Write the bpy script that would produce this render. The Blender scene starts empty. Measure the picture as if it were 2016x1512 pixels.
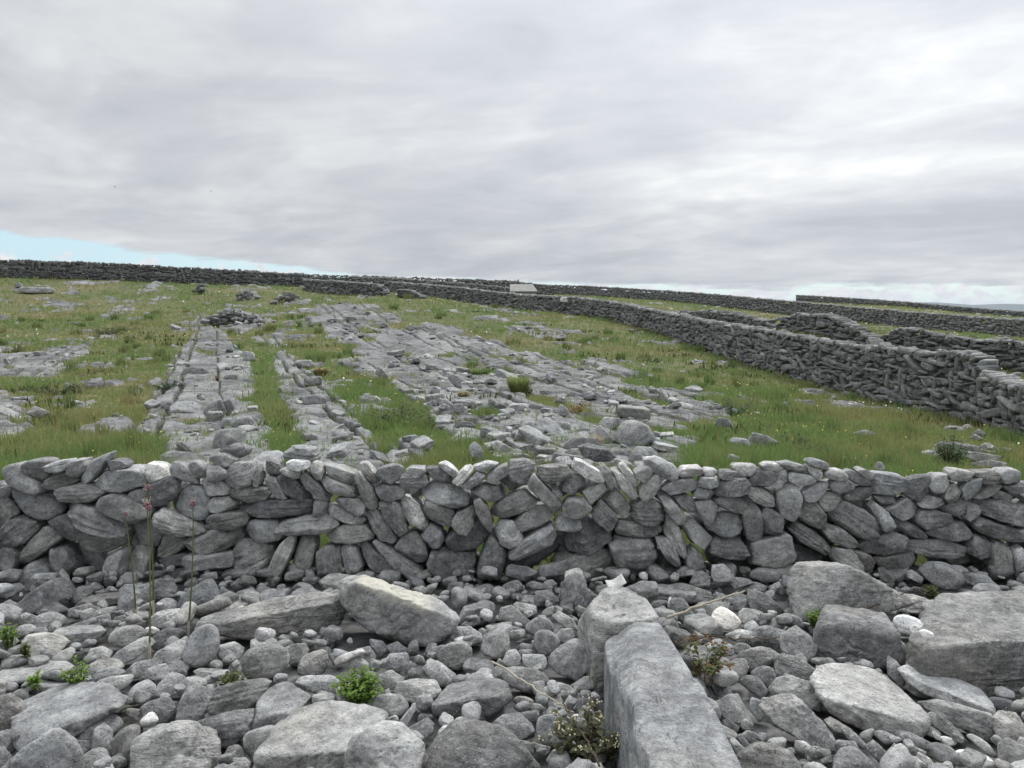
import bpy, math, random
import numpy as np
from mathutils import Matrix, Vector

random.seed(7)
RNG = np.random.default_rng(11)
scene = bpy.context.scene
COL = scene.collection

# ------------------------------------------------------------------ camera model
FPX = 1632.0
CAMZ = 2.17
PITCH = math.atan((756 - 615) / FPX)
CP, SP = math.cos(PITCH), math.sin(PITCH)


def ray(px, py):
    a, b = (px - 1008) / FPX, (756 - py) / FPX
    return np.array([a, CP + b * SP, -SP + b * CP])


def at_y(px, py, y):
    d = ray(px, py)
    return np.array([0, 0, CAMZ]) + d * (y / d[1])


def at_z(px, py, z):
    d = ray(px, py)
    return np.array([0, 0, CAMZ]) + d * ((z - CAMZ) / d[2])


def pix(p):
    p = np.asarray(p, float)
    x, y, z = p[..., 0], p[..., 1], p[..., 2] - CAMZ
    f = y * CP - z * SP
    u = y * SP + z * CP
    return 1008 + FPX * x / f, 756 - FPX * u / f


# ------------------------------------------------------------------ noise
_pr = np.random.default_rng(3)
_PERM = np.concatenate([_pr.permutation(256)] * 3)
_G = _pr.normal(size=(256, 3))
_G /= np.linalg.norm(_G, axis=1)[:, None]


def noise3(P):
    P = np.asarray(P, float)
    i = np.floor(P).astype(np.int64)
    f = P - i
    i &= 255
    w = f * f * f * (f * (f * 6 - 15) + 10)
    out = np.zeros(P.shape[:-1])
    for dx in (0, 1):
        wx = w[..., 0] if dx else 1 - w[..., 0]
        for dy in (0, 1):
            wy = w[..., 1] if dy else 1 - w[..., 1]
            for dz in (0, 1):
                wz = w[..., 2] if dz else 1 - w[..., 2]
                h = _PERM[_PERM[_PERM[(i[..., 0] + dx) & 255] + ((i[..., 1] + dy) & 255)] + ((i[..., 2] + dz) & 255)]
                g = _G[h]
                out += wx * wy * wz * (g[..., 0] * (f[..., 0] - dx) + g[..., 1] * (f[..., 1] - dy) + g[..., 2] * (f[..., 2] - dz))
    return out * 1.6


def noise2(x, y, s=1.0, seed=0.0):
    return noise3(np.stack([x * s, y * s, np.full_like(np.asarray(x, float), 7.3 + seed * 13.17)], -1))


def fbm2(x, y, s, seed=0.0, o=3):
    v, a = 0, 1.0
    for k in range(o):
        v = v + a * noise2(x, y, s * 2 ** k, seed + k)
        a *= .5
    return v


def smooth(a, b, x):
    t = np.clip((x - a) / (b - a), 0, 1)
    return t * t * (3 - 2 * t)


# ------------------------------------------------------------------ terrain
CT = []
for x in (-14, -7, 0, 7, 14):
    for y in (0, 4, 7):
        CT.append((x, y, 0.0))
for x, y, z in [(-8, 10, .03), (0, 10, .03), (6, 10, -.05), (9, 12, -.3),
                (-70, 60, 5.2), (-60, 110, 5.6), (-20, 130, 5.4), (20, 160, 5.0), (60, 170, 4.2), (70, 100, .2), (50, 50, -1.2),
                (40, 30, -1.3), (20, 12, -1.0), (-20, 12, .1), (110, 170, 1.5), (-90, 160, 5.8), (0, 190, 5.2), (-40, 20, .4)]:
    CT.append((x, y, z))
for px, py, d in [(0, 900, 12), (0, 750, 24), (0, 650, 42), (0, 590, 57), (0, 546, 66), (200, 551, 68), (400, 559, 72), (600, 565, 76),
                  (500, 900, 12), (500, 750, 24), (500, 650, 43), (500, 600, 58),
                  (1000, 900, 12), (1000, 750, 25), (1000, 680, 38), (690, 582, 64), (810, 587, 60),
                  (860, 589, 70), (1000, 612, 62), (1150, 622, 53), (1316, 662, 42), (1500, 725, 31), (1700, 784, 24.5), (1950, 843, 19),
                  (640, 567, 100), (1000, 579, 105), (1316, 593, 110), (1500, 614, 92), (1750, 641, 77), (2016, 666, 63), (2300, 690, 52),
                  (1565, 594, 125), (1800, 607, 105), (2016, 626, 92), (2300, 650, 75),
                  (1538, 652, 46), (1640, 668, 42), (1733, 690, 40), (1850, 715, 38), (2016, 735, 35), (2300, 775, 30)]:
    CT.append(tuple(at_y(px, py, d)))
CT = np.array(CT)


def _tps_k(r2):
    return np.where(r2 > 1e-9, .5 * r2 * np.log(np.maximum(r2, 1e-9)), 0)


_A = CT[:, :2] / 30.0
_n = len(CT)
_K = _tps_k(((_A[:, None] - _A[None]) ** 2).sum(-1)) + np.eye(_n) * 2e-3
_Pm = np.c_[np.ones(_n), _A]
_M = np.block([[_K, _Pm], [_Pm.T, np.zeros((3, 3))]])
_W = np.linalg.solve(_M, np.r_[CT[:, 2], 0, 0, 0])


def zbase(x, y):
    x = np.asarray(x, float)
    y = np.asarray(y, float)
    q = np.stack([x, y], -1) / 30.0
    v = _W[_n] + _W[_n + 1] * q[..., 0] + _W[_n + 2] * q[..., 1]
    for k in range(_n):
        v = v + _W[k] * _tps_k((q[..., 0] - _A[k, 0]) ** 2 + (q[..., 1] - _A[k, 1]) ** 2)
    v = v * smooth(6.5, 9.5, y)
    r = np.hypot(x, y)
    v = v * (1 - smooth(175, 240, r)) - 24 * smooth(165, 262, r)
    return v


def at_ground(px, py, zo=0.0):
    """first point of the pixel's ray on the terrain"""
    d = ray(px, py)
    ts = np.geomspace(2.5, 180, 900) / d[1]
    P = np.array([0, 0, CAMZ]) + ts[:, None] * d
    below = P[:, 2] < zbase(P[:, 0], P[:, 1]) + zo
    i = int(np.argmax(below)) if below.any() else len(ts) - 1
    return P[i]


# pavement areas of bare limestone, outlined on the ground
ROCK_PX = [
    "272,842 300,790 345,702 395,642 440,655 482,700 492,722 512,800 532,890 548,990 300,990 325,880 282,862",
    "537,702 560,690 640,760 682,800 742,890 775,990 606,990 588,850 558,790",
    "440,606 500,600 548,655 556,690 480,668 420,640",
    "470,572 500,575 525,620 505,625",
    "700,690 640,650 598,612 640,598 720,603 800,640 870,648 1000,690 1100,722 1250,768 1372,776 1392,800 1292,850 1332,882 1260,925 1120,925 1000,902 932,882 922,852 872,812 800,772 742,742",
    "-60,742 -40,705 60,700 130,682 182,672 172,692 122,722 102,748",
    "-60,790 50,788 72,832 -40,842", "-30,845 60,842 20,872 -40,880",
    "985,640 1040,648 1105,662 1090,670 1010,652", "1150,706 1230,722 1290,742 1260,752 1180,730",
    "180,850 240,818 275,822 270,850 200,862", "20,566 95,568 100,576 40,578", "120,556 190,556 200,563 130,563",
    "290,563 340,566 330,572 280,570", "545,582 610,590 600,602 550,596", "300,556 330,558 325,566 295,564",
    "1830,885 1960,895 1950,910 1840,905", "200,585 240,590 220,598", "100,590 170,600 150,608 90,604",
    "790,880 850,890 860,920 740,920",
]


def parse(s):
    return [tuple(float(v) for v in t.split(',')) for t in s.split()]


ROCK = [np.array([at_ground(px, py)[:2] for px, py in parse(s)]) for s in ROCK_PX]


def poly_sd(x, y, poly):
    """signed distance (negative inside)"""
    d = np.full(x.shape, 1e9)
    ins = np.zeros(x.shape, bool)
    n = len(poly)
    for k in range(n):
        ax, ay = poly[k]
        bx, by = poly[(k + 1) % n]
        ex, ey = bx - ax, by - ay
        t = np.clip(((x - ax) * ex + (y - ay) * ey) / (ex * ex + ey * ey + 1e-9), 0, 1)
        d = np.minimum(d, np.hypot(x - ax - t * ex, y - ay - t * ey))
        c = ((ay > y) != (by > y)) & (x < (bx - ax) * (y - ay) / (by - ay + 1e-12) + ax)
        ins ^= c
    return np.where(ins, -d, d)


TDIR = np.array([-.335, .942])
NDIR = np.array([.942, .335])


def rock_mask(x, y):
    s = x * NDIR[0] + y * NDIR[1]
    t = x * TDIR[0] + y * TDIR[1]
    wob = .35 * noise2(s, t, .9, 5) + .18 * noise2(s, t, 2.6, 6)
    wide = .9 * noise2(s, t, .33, 7)
    strips = np.zeros(x.shape)
    m = np.zeros(x.shape)
    for k, p in enumerate(ROCK):
        sc = 1.0 + .02 * np.median(p[:, 1])
        mk = smooth(.10, -.10, poly_sd(x, y, p) + wob * min(sc, 1.6) * (.30 if k < 2 else .9) + (wide - .38 if k == 4 else 0))
        m = np.maximum(m, mk)
        if k < 2:
            strips = np.maximum(strips, mk)
    # turf filling hollows inside the pavement
    hol = noise3(np.stack([s * .55, t * .22, np.full_like(s, 3.3)], -1)) + .5 * noise3(np.stack([s * 1.6, t * .6, np.full_like(s, 9.3)], -1))
    hol = hol - .22 * smooth(26, 42, y)
    m = np.maximum(m * smooth(-.52, -.38, hol), strips * smooth(-.85, -.75, hol))
    # odd outcrops in the turf
    out = noise3(np.stack([s * .45, t * .35, np.full_like(s, 21.3)], -1)) + .6 * noise2(s, t, 1.4, 31)
    m = np.maximum(m, smooth(.52, .64, out + .25 * noise2(s, t, 2.7, 33)) * smooth(12, 20, y))
    m = np.maximum(m, 1 - smooth(6.75, 7.1, y + .25 * noise2(x, y, 1.1, 40)))
    return m


def hash1(a, b=0.0):
    v = np.sin(np.asarray(a, float) * 127.1 + np.asarray(b, float) * 311.7) * 43758.5453
    return v - np.floor(v)


def pavement(x, y):
    """height of bare pavement above the turf: clints cut by grikes along one bearing"""
    s = x * NDIR[0] + y * NDIR[1]
    t = x * TDIR[0] + y * TDIR[1]
    s2 = s + .12 * noise2(s, t, .35, 2)
    w = 1.12
    c = s2 / w + .32 * np.sin(np.floor(s2 / w) * 2.7)
    k = np.floor(c)
    fc = (c - k) * w
    tl = 3.0 + 4.0 * hash1(k)
    c2 = (t + .1 * noise2(s, t, 1.3, 4)) / tl + hash1(k, 5.)
    k2 = np.floor(c2)
    ft = (c2 - k2) * tl
    h = .10 + .06 * (hash1(k, k2) - .5) + (fc - w / 2) * .05 * (hash1(k, k2 + 9) - .5) + (ft - tl / 2) * .02 * (hash1(k + 3, k2) - .5)
    e1 = np.minimum(fc, w - fc)
    e2 = np.minimum(ft, tl - ft)
    gw = .045 + .04 * hash1(k, 77.)
    crack = np.maximum(1 - smooth(gw * .45, gw, e1) * 1.0, (1 - smooth(.02, .06, e2)) * (hash1(k, k2 + 4) > .35))
    und = fbm2(s, t, .8, 8)
    h = h + .022 * und
    st = noise3(np.stack([s * 1.1, t * .55, np.full_like(s, 15.)], -1)) + .5 * noise3(np.stack([s * 3, t * 1.6, np.full_like(s, 25.)], -1))
    q = st * 4.0
    fq = q - np.floor(q)
    h = h + .020 * (np.floor(q) + smooth(.0, .10, fq)) + .012 * noise3(np.stack([s * 6, t * 3.2, np.full_like(s, 35.)], -1))
    return h - crack * .2, crack


def ground_z(x, y):
    x = np.atleast_1d(np.asarray(x, float))
    y = np.atleast_1d(np.asarray(y, float))
    z = zbase(x, y)
    m = rock_mask(x, y)
    hp, cr = pavement(x, y)
    turf = .06 * fbm2(x, y, .5, 50) + .05 * noise2(x, y, 1.7, 53)
    near = 1 - smooth(6.9, 7.6, y)
    hp = np.where(near > .5, -.06, hp)
    far = smooth(6.9, 8.5, y)
    return z + (turf * (1 - m) + hp * m) * far + (-.06) * (1 - far), m, cr


# ------------------------------------------------------------------ mesh helpers
def link(name, data, parent=None):
    o = bpy.data.objects.new(name, data)
    COL.objects.link(o)
    if parent is not None:
        o.parent = parent
    return o


def tag(o, label=None, cat=None, group=None, kind=None):
    if label:
        o['label'] = label
    if cat:
        o['category'] = cat
    if group:
        o['group'] = group
    if kind:
        o['kind'] = kind
    return o


def tri_mesh(name, V, F, mat, attrs=None, smooth_shade=True):
    V = np.ascontiguousarray(V, np.float32)
    F = np.ascontiguousarray(F, np.int32)
    k = F.shape[1]
    me = bpy.data.meshes.new(name)
    me.vertices.add(len(V))
    me.vertices.foreach_set('co', V.ravel())
    me.loops.add(F.size)
    me.loops.foreach_set('vertex_index', F.ravel())
    me.polygons.add(len(F))
    me.polygons.foreach_set('loop_start', np.arange(0, F.size, k, dtype=np.int32))
    if smooth_shade:
        me.polygons.foreach_set('use_smooth', np.ones(len(F), bool))
    me.update(calc_edges=True)
    for an, av in (attrs or {}).items():
        av = np.asarray(av, np.float32)
        if av.ndim == 2:
            a = me.attributes.new(an, 'FLOAT_VECTOR', 'POINT')
            a.data.foreach_set('vector', av.ravel())
        else:
            a = me.attributes.new(an, 'FLOAT', 'POINT')
            a.data.foreach_set('value', av)
    if mat:
        me.materials.append(mat)
    return me


_ICO = {}


def ico(sub):
    if sub in _ICO:
        return _ICO[sub]
    t = (1 + 5 ** .5) / 2
    V = [(-1, t, 0), (1, t, 0), (-1, -t, 0), (1, -t, 0), (0, -1, t), (0, 1, t), (0, -1, -t), (0, 1, -t), (t, 0, -1), (t, 0, 1), (-t, 0, -1), (-t, 0, 1)]
    F = [(0, 11, 5), (0, 5, 1), (0, 1, 7), (0, 7, 10), (0, 10, 11), (1, 5, 9), (5, 11, 4), (11, 10, 2), (10, 7, 6), (7, 1, 8), (3, 9, 4), (3, 4, 2),
         (3, 2, 6), (3, 6, 8), (3, 8, 9), (4, 9, 5), (2, 4, 11), (6, 2, 10), (8, 6, 7), (9, 8, 1)]
    V = [np.array(v) / np.linalg.norm(v) for v in V]
    for _ in range(sub):
        mid, F2 = {}, []

        def m(a, b):
            key = (min(a, b), max(a, b))
            if key not in mid:
                v = V[a] + V[b]
                V.append(v / np.linalg.norm(v))
                mid[key] = len(V) - 1
            return mid[key]
        for a, b, c in F:
            ab, bc, ca = m(a, b), m(b, c), m(c, a)
            F2 += [(a, ab, ca), (b, bc, ab), (c, ca, bc), (ab, bc, ca)]
        F = F2
    _ICO[sub] = (np.array(V), np.array(F, np.int32))
    return _ICO[sub]


def soft_poly(N, h, p, sub, S):
    """a rounded polytope: planes N.x = h about the origin, edges softened by the power p; S scales the sampling directions"""
    D, F = ico(sub)
    N = np.asarray(N, float)
    N = N / np.linalg.norm(N, axis=1)[:, None]
    S = np.asarray(S, float)
    Np = N * S
    ln = np.linalg.norm(Np, axis=1)
    Np /= ln[:, None]
    hp = np.asarray(h, float) / ln
    q = np.maximum(D @ Np.T, 0) / hp
    r = (q ** p).sum(1) ** (-1.0 / p)
    return D * r[:, None] * S, F


def chip(N, h, p, S, rr, k, lo=.90, hi=.985):
    """add k small broken facets to a polytope"""
    V0, _ = soft_poly(N, h, p, 2, S)
    S = np.asarray(S, float)
    n = rr.normal(size=(k, 3)) / S
    n /= np.linalg.norm(n, axis=1)[:, None]
    sup = (V0 @ n.T).max(0)
    return list(map(tuple, N)) + list(map(tuple, n)), list(h) + list(sup * rr.uniform(lo, hi, k))


def roughen(V, size, seed, lump=.05, grit=.012, bed=.0, bedf=9.0, bedax=2, crk=0.0):
    """irregular stone surface; bed carves laminae across the axis bedax. lengths relative to the stone's size"""
    off = np.array([seed * 17.31 % 91, seed * 5.77 % 83, seed * 11.93 % 97])
    L = np.linalg.norm(V, axis=1)
    U = V / np.maximum(L, 1e-6)[:, None]
    Q = V / size
    n1 = noise3(Q * 2.2 + off)
    n2 = noise3(Q * 5.5 + off + 31)
    n3 = noise3(Q * 14. + off + 57)
    d = lump * n1 + lump * .45 * n2 + grit * n3
    ridge = 1 - 2 * np.abs(noise3(Q * 3.6 + off + 11))
    d = d - lump * .5 * np.maximum(ridge - .72, 0) * 2.2
    if crk > 0:
        fr = np.abs(noise3(Q * np.array([1.3, 2.0, 4.2]) + off + 71) + .25 * n2)
        d = d - crk * smooth(.055, .0, fr) * smooth(.0, .25, noise3(Q * 1.9 + off + 3) + .15)
    if bed > 0:
        zc = Q[:, bedax] * bedf + .5 * n1 + .25 * n2
        W = np.stack([zc, np.full_like(zc, off[0]), np.full_like(zc, off[1])], -1)
        st = np.tanh(3.2 * (noise3(W) + .5 * noise3(W * 2.3))) * .55
        brk = .6 + .6 * noise3(Q * 2.4 + off + 5)
        fl = 1 - np.abs(U[:, bedax]) ** 3
        d = d + bed * np.clip(st, -.9, .5) * fl * np.clip(brk, .15, 1.2)
    return V + U * (d * size)[:, None]


def hull2(pts):
    P = sorted(set((round(a, 5), round(b, 5)) for a, b in pts))

    def half(P):
        H = []
        for p in P:
            while len(H) >= 2 and (H[-1][0] - H[-2][0]) * (p[1] - H[-2][1]) - (H[-1][1] - H[-2][1]) * (p[0] - H[-2][0]) <= 0:
                H.pop()
            H.append(p)
        return H
    a, b = half(P), half(P[::-1])
    return np.array(a[:-1] + b[:-1])


def poly_area_c(H):
    x, y = H[:, 0], H[:, 1]
    x2, y2 = np.roll(x, -1), np.roll(y, -1)
    cr = x * y2 - x2 * y
    A = cr.sum() / 2
    return A, np.array([((x + x2) * cr).sum(), ((y + y2) * cr).sum()]) / (6 * A)


def pca_angle(H):
    q = []
    n = len(H)
    for k in range(n):
        a, b = H[k], H[(k + 1) % n]
        for f in np.linspace(0, 1, 8, endpoint=False):
            q.append(a + (b - a) * f)
    q = np.array(q)
    q = q - q.mean(0)
    w, v = np.linalg.eigh(q.T @ q)
    ax = v[:, 1]
    ang = math.atan2(ax[1], ax[0])
    if ang > math.pi / 2:
        ang -= math.pi
    if ang < -math.pi / 2:
        ang += math.pi
    return ang


def edge_planes(H):
    N, h = [], []
    n = len(H)
    for k in range(n):
        a, b = H[k], H[(k + 1) % n]
        e = b - a
        l = np.linalg.norm(e)
        if l < 1e-4:
            continue
        nn = np.array([e[1], -e[0]]) / l
        hh = nn @ a
        N.append((nn[0], nn[1], 0))
        h.append(max(hh, .004))
    return N, h
# ------------------------------------------------------------------ outlines read off the photograph (zoomed crops: origin x, origin y, scale)
WALL1 = (0, 860, 2.88, """
0,170 80,172 140,220 215,300 205,335 140,338 60,310 -30,290 -40,200 ;r
90,160 150,140 215,138 262,155 255,200 235,255 210,268 150,245 105,215 88,185 ;r
222,180 300,145 385,135 395,160 375,190 290,200 232,215 ;l
385,140 470,133 493,150 480,190 440,228 372,222 378,180 ;l
440,250 470,195 520,125 570,97 597,105 590,140 545,205 490,265 455,278 437,270
585,155 620,140 670,142 697,165 692,190 640,208 598,205 585,180
215,285 240,240 320,210 400,205 450,222 440,250 380,275 300,300 235,312 ;l
495,275 520,225 600,198 720,192 770,200 800,250 790,295 740,310 660,330 560,305 500,300 ;a
765,190 810,165 880,172 925,205 925,235 850,280 800,270 730,240 735,215 ;a
785,300 850,285 900,240 960,215 990,240 998,290 975,355 920,375 850,370 790,340 ;l
270,340 330,295 420,275 500,280 540,310 580,330 560,360 480,385 380,385 290,380 ;l
0,305 60,320 180,345 260,345 300,385 322,420 290,470 220,488 140,475 80,430 20,370 ;r
690,340 720,315 785,310 800,350 850,375 930,380 920,405 830,420 740,400 700,380 ;r
545,385 570,350 620,330 680,345 700,385 760,410 830,425 825,460 780,490 710,505 650,490 590,450 555,410
325,405 360,385 440,390 540,420 620,460 690,510 695,560 650,583 580,580 500,555 420,510 350,450 ;l
-30,370 0,370 40,400 75,455 45,490 0,520 -30,520 ;l
-20,540 50,470 100,465 200,500 200,530 150,570 80,640 30,645 -20,630 ;l
220,505 290,470 340,455 400,500 480,550 490,580 440,600 370,605 300,570 250,530 ;a
70,700 150,590 215,525 250,530 305,580 290,610 210,660 120,740 80,730 ;a
400,610 470,580 590,560 680,575 685,600 660,640 590,675 500,685 440,660 ;r
235,690 260,640 310,640 350,680 395,780 370,810 280,812 250,760 ;l
330,595 400,610 440,660 500,690 535,790 490,815 420,800 380,720 345,650 ;b
85,760 180,720 240,760 265,810 250,850 180,885 130,880 100,820
-40,640 50,640 80,670 70,740 20,800 -40,800
540,830 560,740 590,680 640,660 680,670 670,740 650,840 600,860 555,850
690,590 700,520 790,500 860,510 865,570 830,665 760,655 695,640 ;a b
660,845 680,680 720,650 800,670 790,760 775,830 720,850 ;a b
860,450 900,420 960,440 1060,490 1130,510 1145,545 1100,565 1020,585 940,570 880,555 ;l
935,420 960,380 1010,300 1060,265 1120,285 1180,330 1190,400 1160,480 1120,497 1040,480 960,450 ;r
815,690 850,610 920,585 1000,590 1020,620 1000,660 940,700 880,725 830,715 ;l b
845,740 920,710 1000,700 1020,740 1010,770 950,785 880,770 ;b
1015,620 1050,590 1150,550 1260,530 1350,530 1360,570 1330,620 1250,670 1160,690 1060,680 1020,655
1000,740 1020,700 1060,690 1200,685 1300,665 1310,700 1290,755 1150,762 1030,765 ;a
850,800 950,780 1300,770 1360,830 1300,890 1000,900 880,890 ;a b
1140,500 1180,450 1280,435 1370,435 1395,460 1385,510 1300,540 1200,545 1155,530 ;l
1165,385 1200,350 1300,345 1325,380 1310,420 1240,445 1190,430 ;a
1120,260 1160,240 1240,250 1290,285 1290,330 1200,345 1160,310
1158,215 1170,160 1220,160 1280,200 1285,235 1230,255 1170,245
1168,120 1190,105 1260,115 1315,145 1310,175 1270,195 1220,170 1180,145
1205,100 1260,70 1320,75 1360,100 1350,130 1300,150 1230,140 ;b
955,180 975,150 1020,148 1050,175 1090,230 1110,270 1080,275 1010,240 965,210 ;a
1045,165 1080,145 1120,155 1150,190 1155,240 1110,247 1070,215 ;r
1275,215 1290,180 1330,155 1430,150 1445,180 1430,275 1390,298 1290,290 1272,260 ;l
1435,260 1440,180 1460,162 1478,200 1478,260 1460,283 1440,280
1490,185 1492,145 1560,143 1585,195 1575,230 1510,235 ;l
1290,310 1330,290 1430,285 1510,290 1530,320 1500,360 1400,382 1310,365 ;l
1485,250 1520,230 1560,240 1600,310 1620,355 1570,355 1510,310
1560,130 1600,85 1660,95 1740,100 1755,150 1740,200 1650,190 1590,180 ;l b
1618,150 1650,140 1740,145 1745,180 1700,195 1625,185
1585,190 1620,180 1690,205 1700,235 1660,245 1600,220 ;l
1572,235 1600,215 1660,250 1720,300 1750,345 1740,370 1680,383 1620,340 1580,280 ;l
1690,240 1720,200 1760,240 1820,300 1860,345 1850,370 1800,365 1740,310 ;l
1738,200 1760,155 1800,165 1825,215 1810,255 1780,260 ;l
1812,185 1850,170 1920,190 2000,225 2006,265 1970,285 1900,270 1830,225
1805,250 1830,235 1900,270 2000,300 2010,340 1960,355 1860,320 ;l
1325,410 1340,385 1450,370 1600,365 1740,370 1765,400 1760,450 1700,465 1560,480 1420,465 1330,440 ;l
1765,460 1770,375 1845,360 1850,380 1840,440 1820,465
1545,530 1580,490 1700,475 1830,450 1890,470 1905,510 1860,540 1760,575 1680,580 1620,555 1560,555 ;l
1365,540 1400,490 1480,475 1560,495 1600,560 1590,590 1500,620 1420,605 ;r
1300,660 1350,600 1450,600 1520,640 1530,700 1470,825 1310,800 1305,720 ;a l
1490,850 1520,740 1580,620 1640,565 1660,590 1640,680 1580,800 1540,880 1500,875
1635,800 1650,680 1690,580 1760,570 1780,590 1770,700 1720,830 1680,860 1640,850 ;r
1785,650 1860,630 1920,640 1945,830 1930,880 1870,905 1810,860 1790,760 ;l
""")
WALL2 = (650, 860, 2.88, """
140,230 165,200 200,290 250,330 270,370 260,410 225,420 185,400 165,330 145,290 ;l
155,165 195,160 230,195 270,265 240,278 195,250 165,210 ;l
253,220 270,185 340,168 395,170 405,200 390,250 340,275 290,265
245,305 280,275 400,280 420,310 410,350 340,370 270,350
395,235 440,215 545,220 552,270 520,298 420,300 395,275 ;l
428,190 450,178 530,180 535,205 500,235 435,232
18,370 50,350 160,360 190,400 185,440 140,462 80,430
0,400 60,420 140,460 188,480 180,510 120,520 40,490 -20,450 -27,410
-30,575 10,530 100,510 190,520 240,560 225,605 120,618 0,605
190,440 240,410 290,450 360,540 380,590 340,615 280,590 220,520 ;l
275,380 330,355 380,385 410,450 430,550 390,572 340,520 300,450 ;l
383,400 410,345 440,360 500,400 540,490 550,540 520,560 450,510 400,450 ;l
440,330 480,305 520,310 515,350 470,380 445,360 ;b
520,310 560,270 640,265 760,310 810,350 780,380 770,410 700,415 590,380 530,345
540,190 610,180 660,210 690,260 690,290 640,290 580,250
612,160 650,152 720,200 725,225 690,230 640,195
690,260 770,168 812,185 800,210 730,290 ;a l
745,285 830,205 875,225 870,250 780,305 ;a l
810,180 880,155 950,165 945,185 870,210 820,200 ;a
880,235 930,185 1000,165 1015,190 1000,225 940,260 890,262
785,305 850,275 940,290 985,330 980,365 910,375 840,340 ;l
940,265 1010,220 1070,290 1030,320 980,290 ;b
1013,230 1025,150 1100,145 1160,165 1150,260 1110,270 1015,258 ;a l
1182,180 1230,165 1340,168 1362,200 1345,245 1240,272 1195,250 1180,210 ;l
1120,270 1155,215 1200,260 1260,320 1312,390 1305,425 1270,435 1200,375 1130,300
1250,280 1285,285 1320,340 1310,375 1270,350
1300,270 1380,225 1450,245 1445,310 1380,345 1320,320
1378,195 1395,140 1430,145 1560,220 1568,250 1540,275 1460,235 1400,215 ;a
1425,95 1490,78 1590,100 1640,140 1620,165 1530,178 1450,140 ;l b
1435,320 1560,262 1590,295 1550,340 1480,393 ;a
1535,180 1560,165 1600,210 1615,290 1590,320 1560,250 ;l
1600,200 1640,195 1700,260 1745,330 1735,360 1700,360 1650,300
1640,175 1680,165 1730,220 1757,280 1740,305 1700,280
1730,200 1790,165 1835,185 1830,230 1780,262 1740,240
1750,310 1790,250 1850,210 1890,235 1885,290 1840,350 1790,378 1755,350 ;r
1790,140 1860,125 1960,170 1985,215 1970,245 1930,265 1860,220 1800,175
1555,360 1620,300 1660,340 1712,410 1700,450 1660,465 1600,420
1480,420 1540,365 1600,425 1640,470 1620,520 1580,540 1500,480 ;a l
1705,440 1730,370 1850,370 1900,410 1905,480 1850,510 1770,515 1720,480 ;l
1318,400 1350,355 1440,352 1480,400 1470,440 1400,465 1320,460 ;a
1285,500 1300,460 1420,465 1430,530 1390,548 1300,545
1345,600 1370,540 1450,490 1550,500 1610,550 1600,610 1520,660 1430,698 1350,660 ;l
1620,540 1650,490 1750,510 1890,520 1902,550 1850,580 1740,585 1640,560
1590,620 1650,580 1810,590 1850,620 1880,690 1830,770 1730,815 1660,790 1620,720 ;l
1255,840 1290,720 1400,690 1530,655 1590,670 1625,760 1600,800 1480,830 1400,860 1290,870 ;a
1000,820 1010,740 1080,720 1200,660 1290,600 1340,610 1320,680 1260,740 1150,780 1040,825 ;r b
1013,680 1080,610 1180,540 1260,510 1280,580 1250,630 1160,680 1070,718 1020,705
1040,510 1090,460 1160,410 1240,405 1265,440 1240,490 1150,545 1080,555
908,440 960,380 1060,320 1130,312 1180,360 1160,410 1060,460 950,490 915,470
930,550 960,500 1030,485 1095,580 1085,620 1000,652 960,610
815,370 850,350 890,400 920,500 910,555 880,520 830,430
688,480 720,435 800,410 830,430 810,500 780,560 700,550 ;a l
520,400 550,365 620,385 700,430 710,450 690,480 690,530 620,515 545,460 ;r
510,575 560,510 620,535 640,600 620,640 560,648
645,600 690,550 790,520 850,512 905,560 890,620 830,660 740,685 670,670 ;r
820,800 850,690 900,580 950,600 1000,660 1000,740 960,830 880,840 830,835 ;r
553,720 570,660 660,650 760,690 820,690 810,790 780,880 730,920 640,880 580,820 ;l
360,640 400,580 470,560 530,610 550,700 530,750 470,740 400,700
245,610 275,595 330,640 420,710 510,770 515,820 480,840 420,800 350,740 290,670 ;l
150,630 200,610 270,650 350,750 410,830 400,870 300,830 200,730
50,640 90,618 135,620 180,740 170,800 110,790 70,720 ;l
""")
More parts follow.
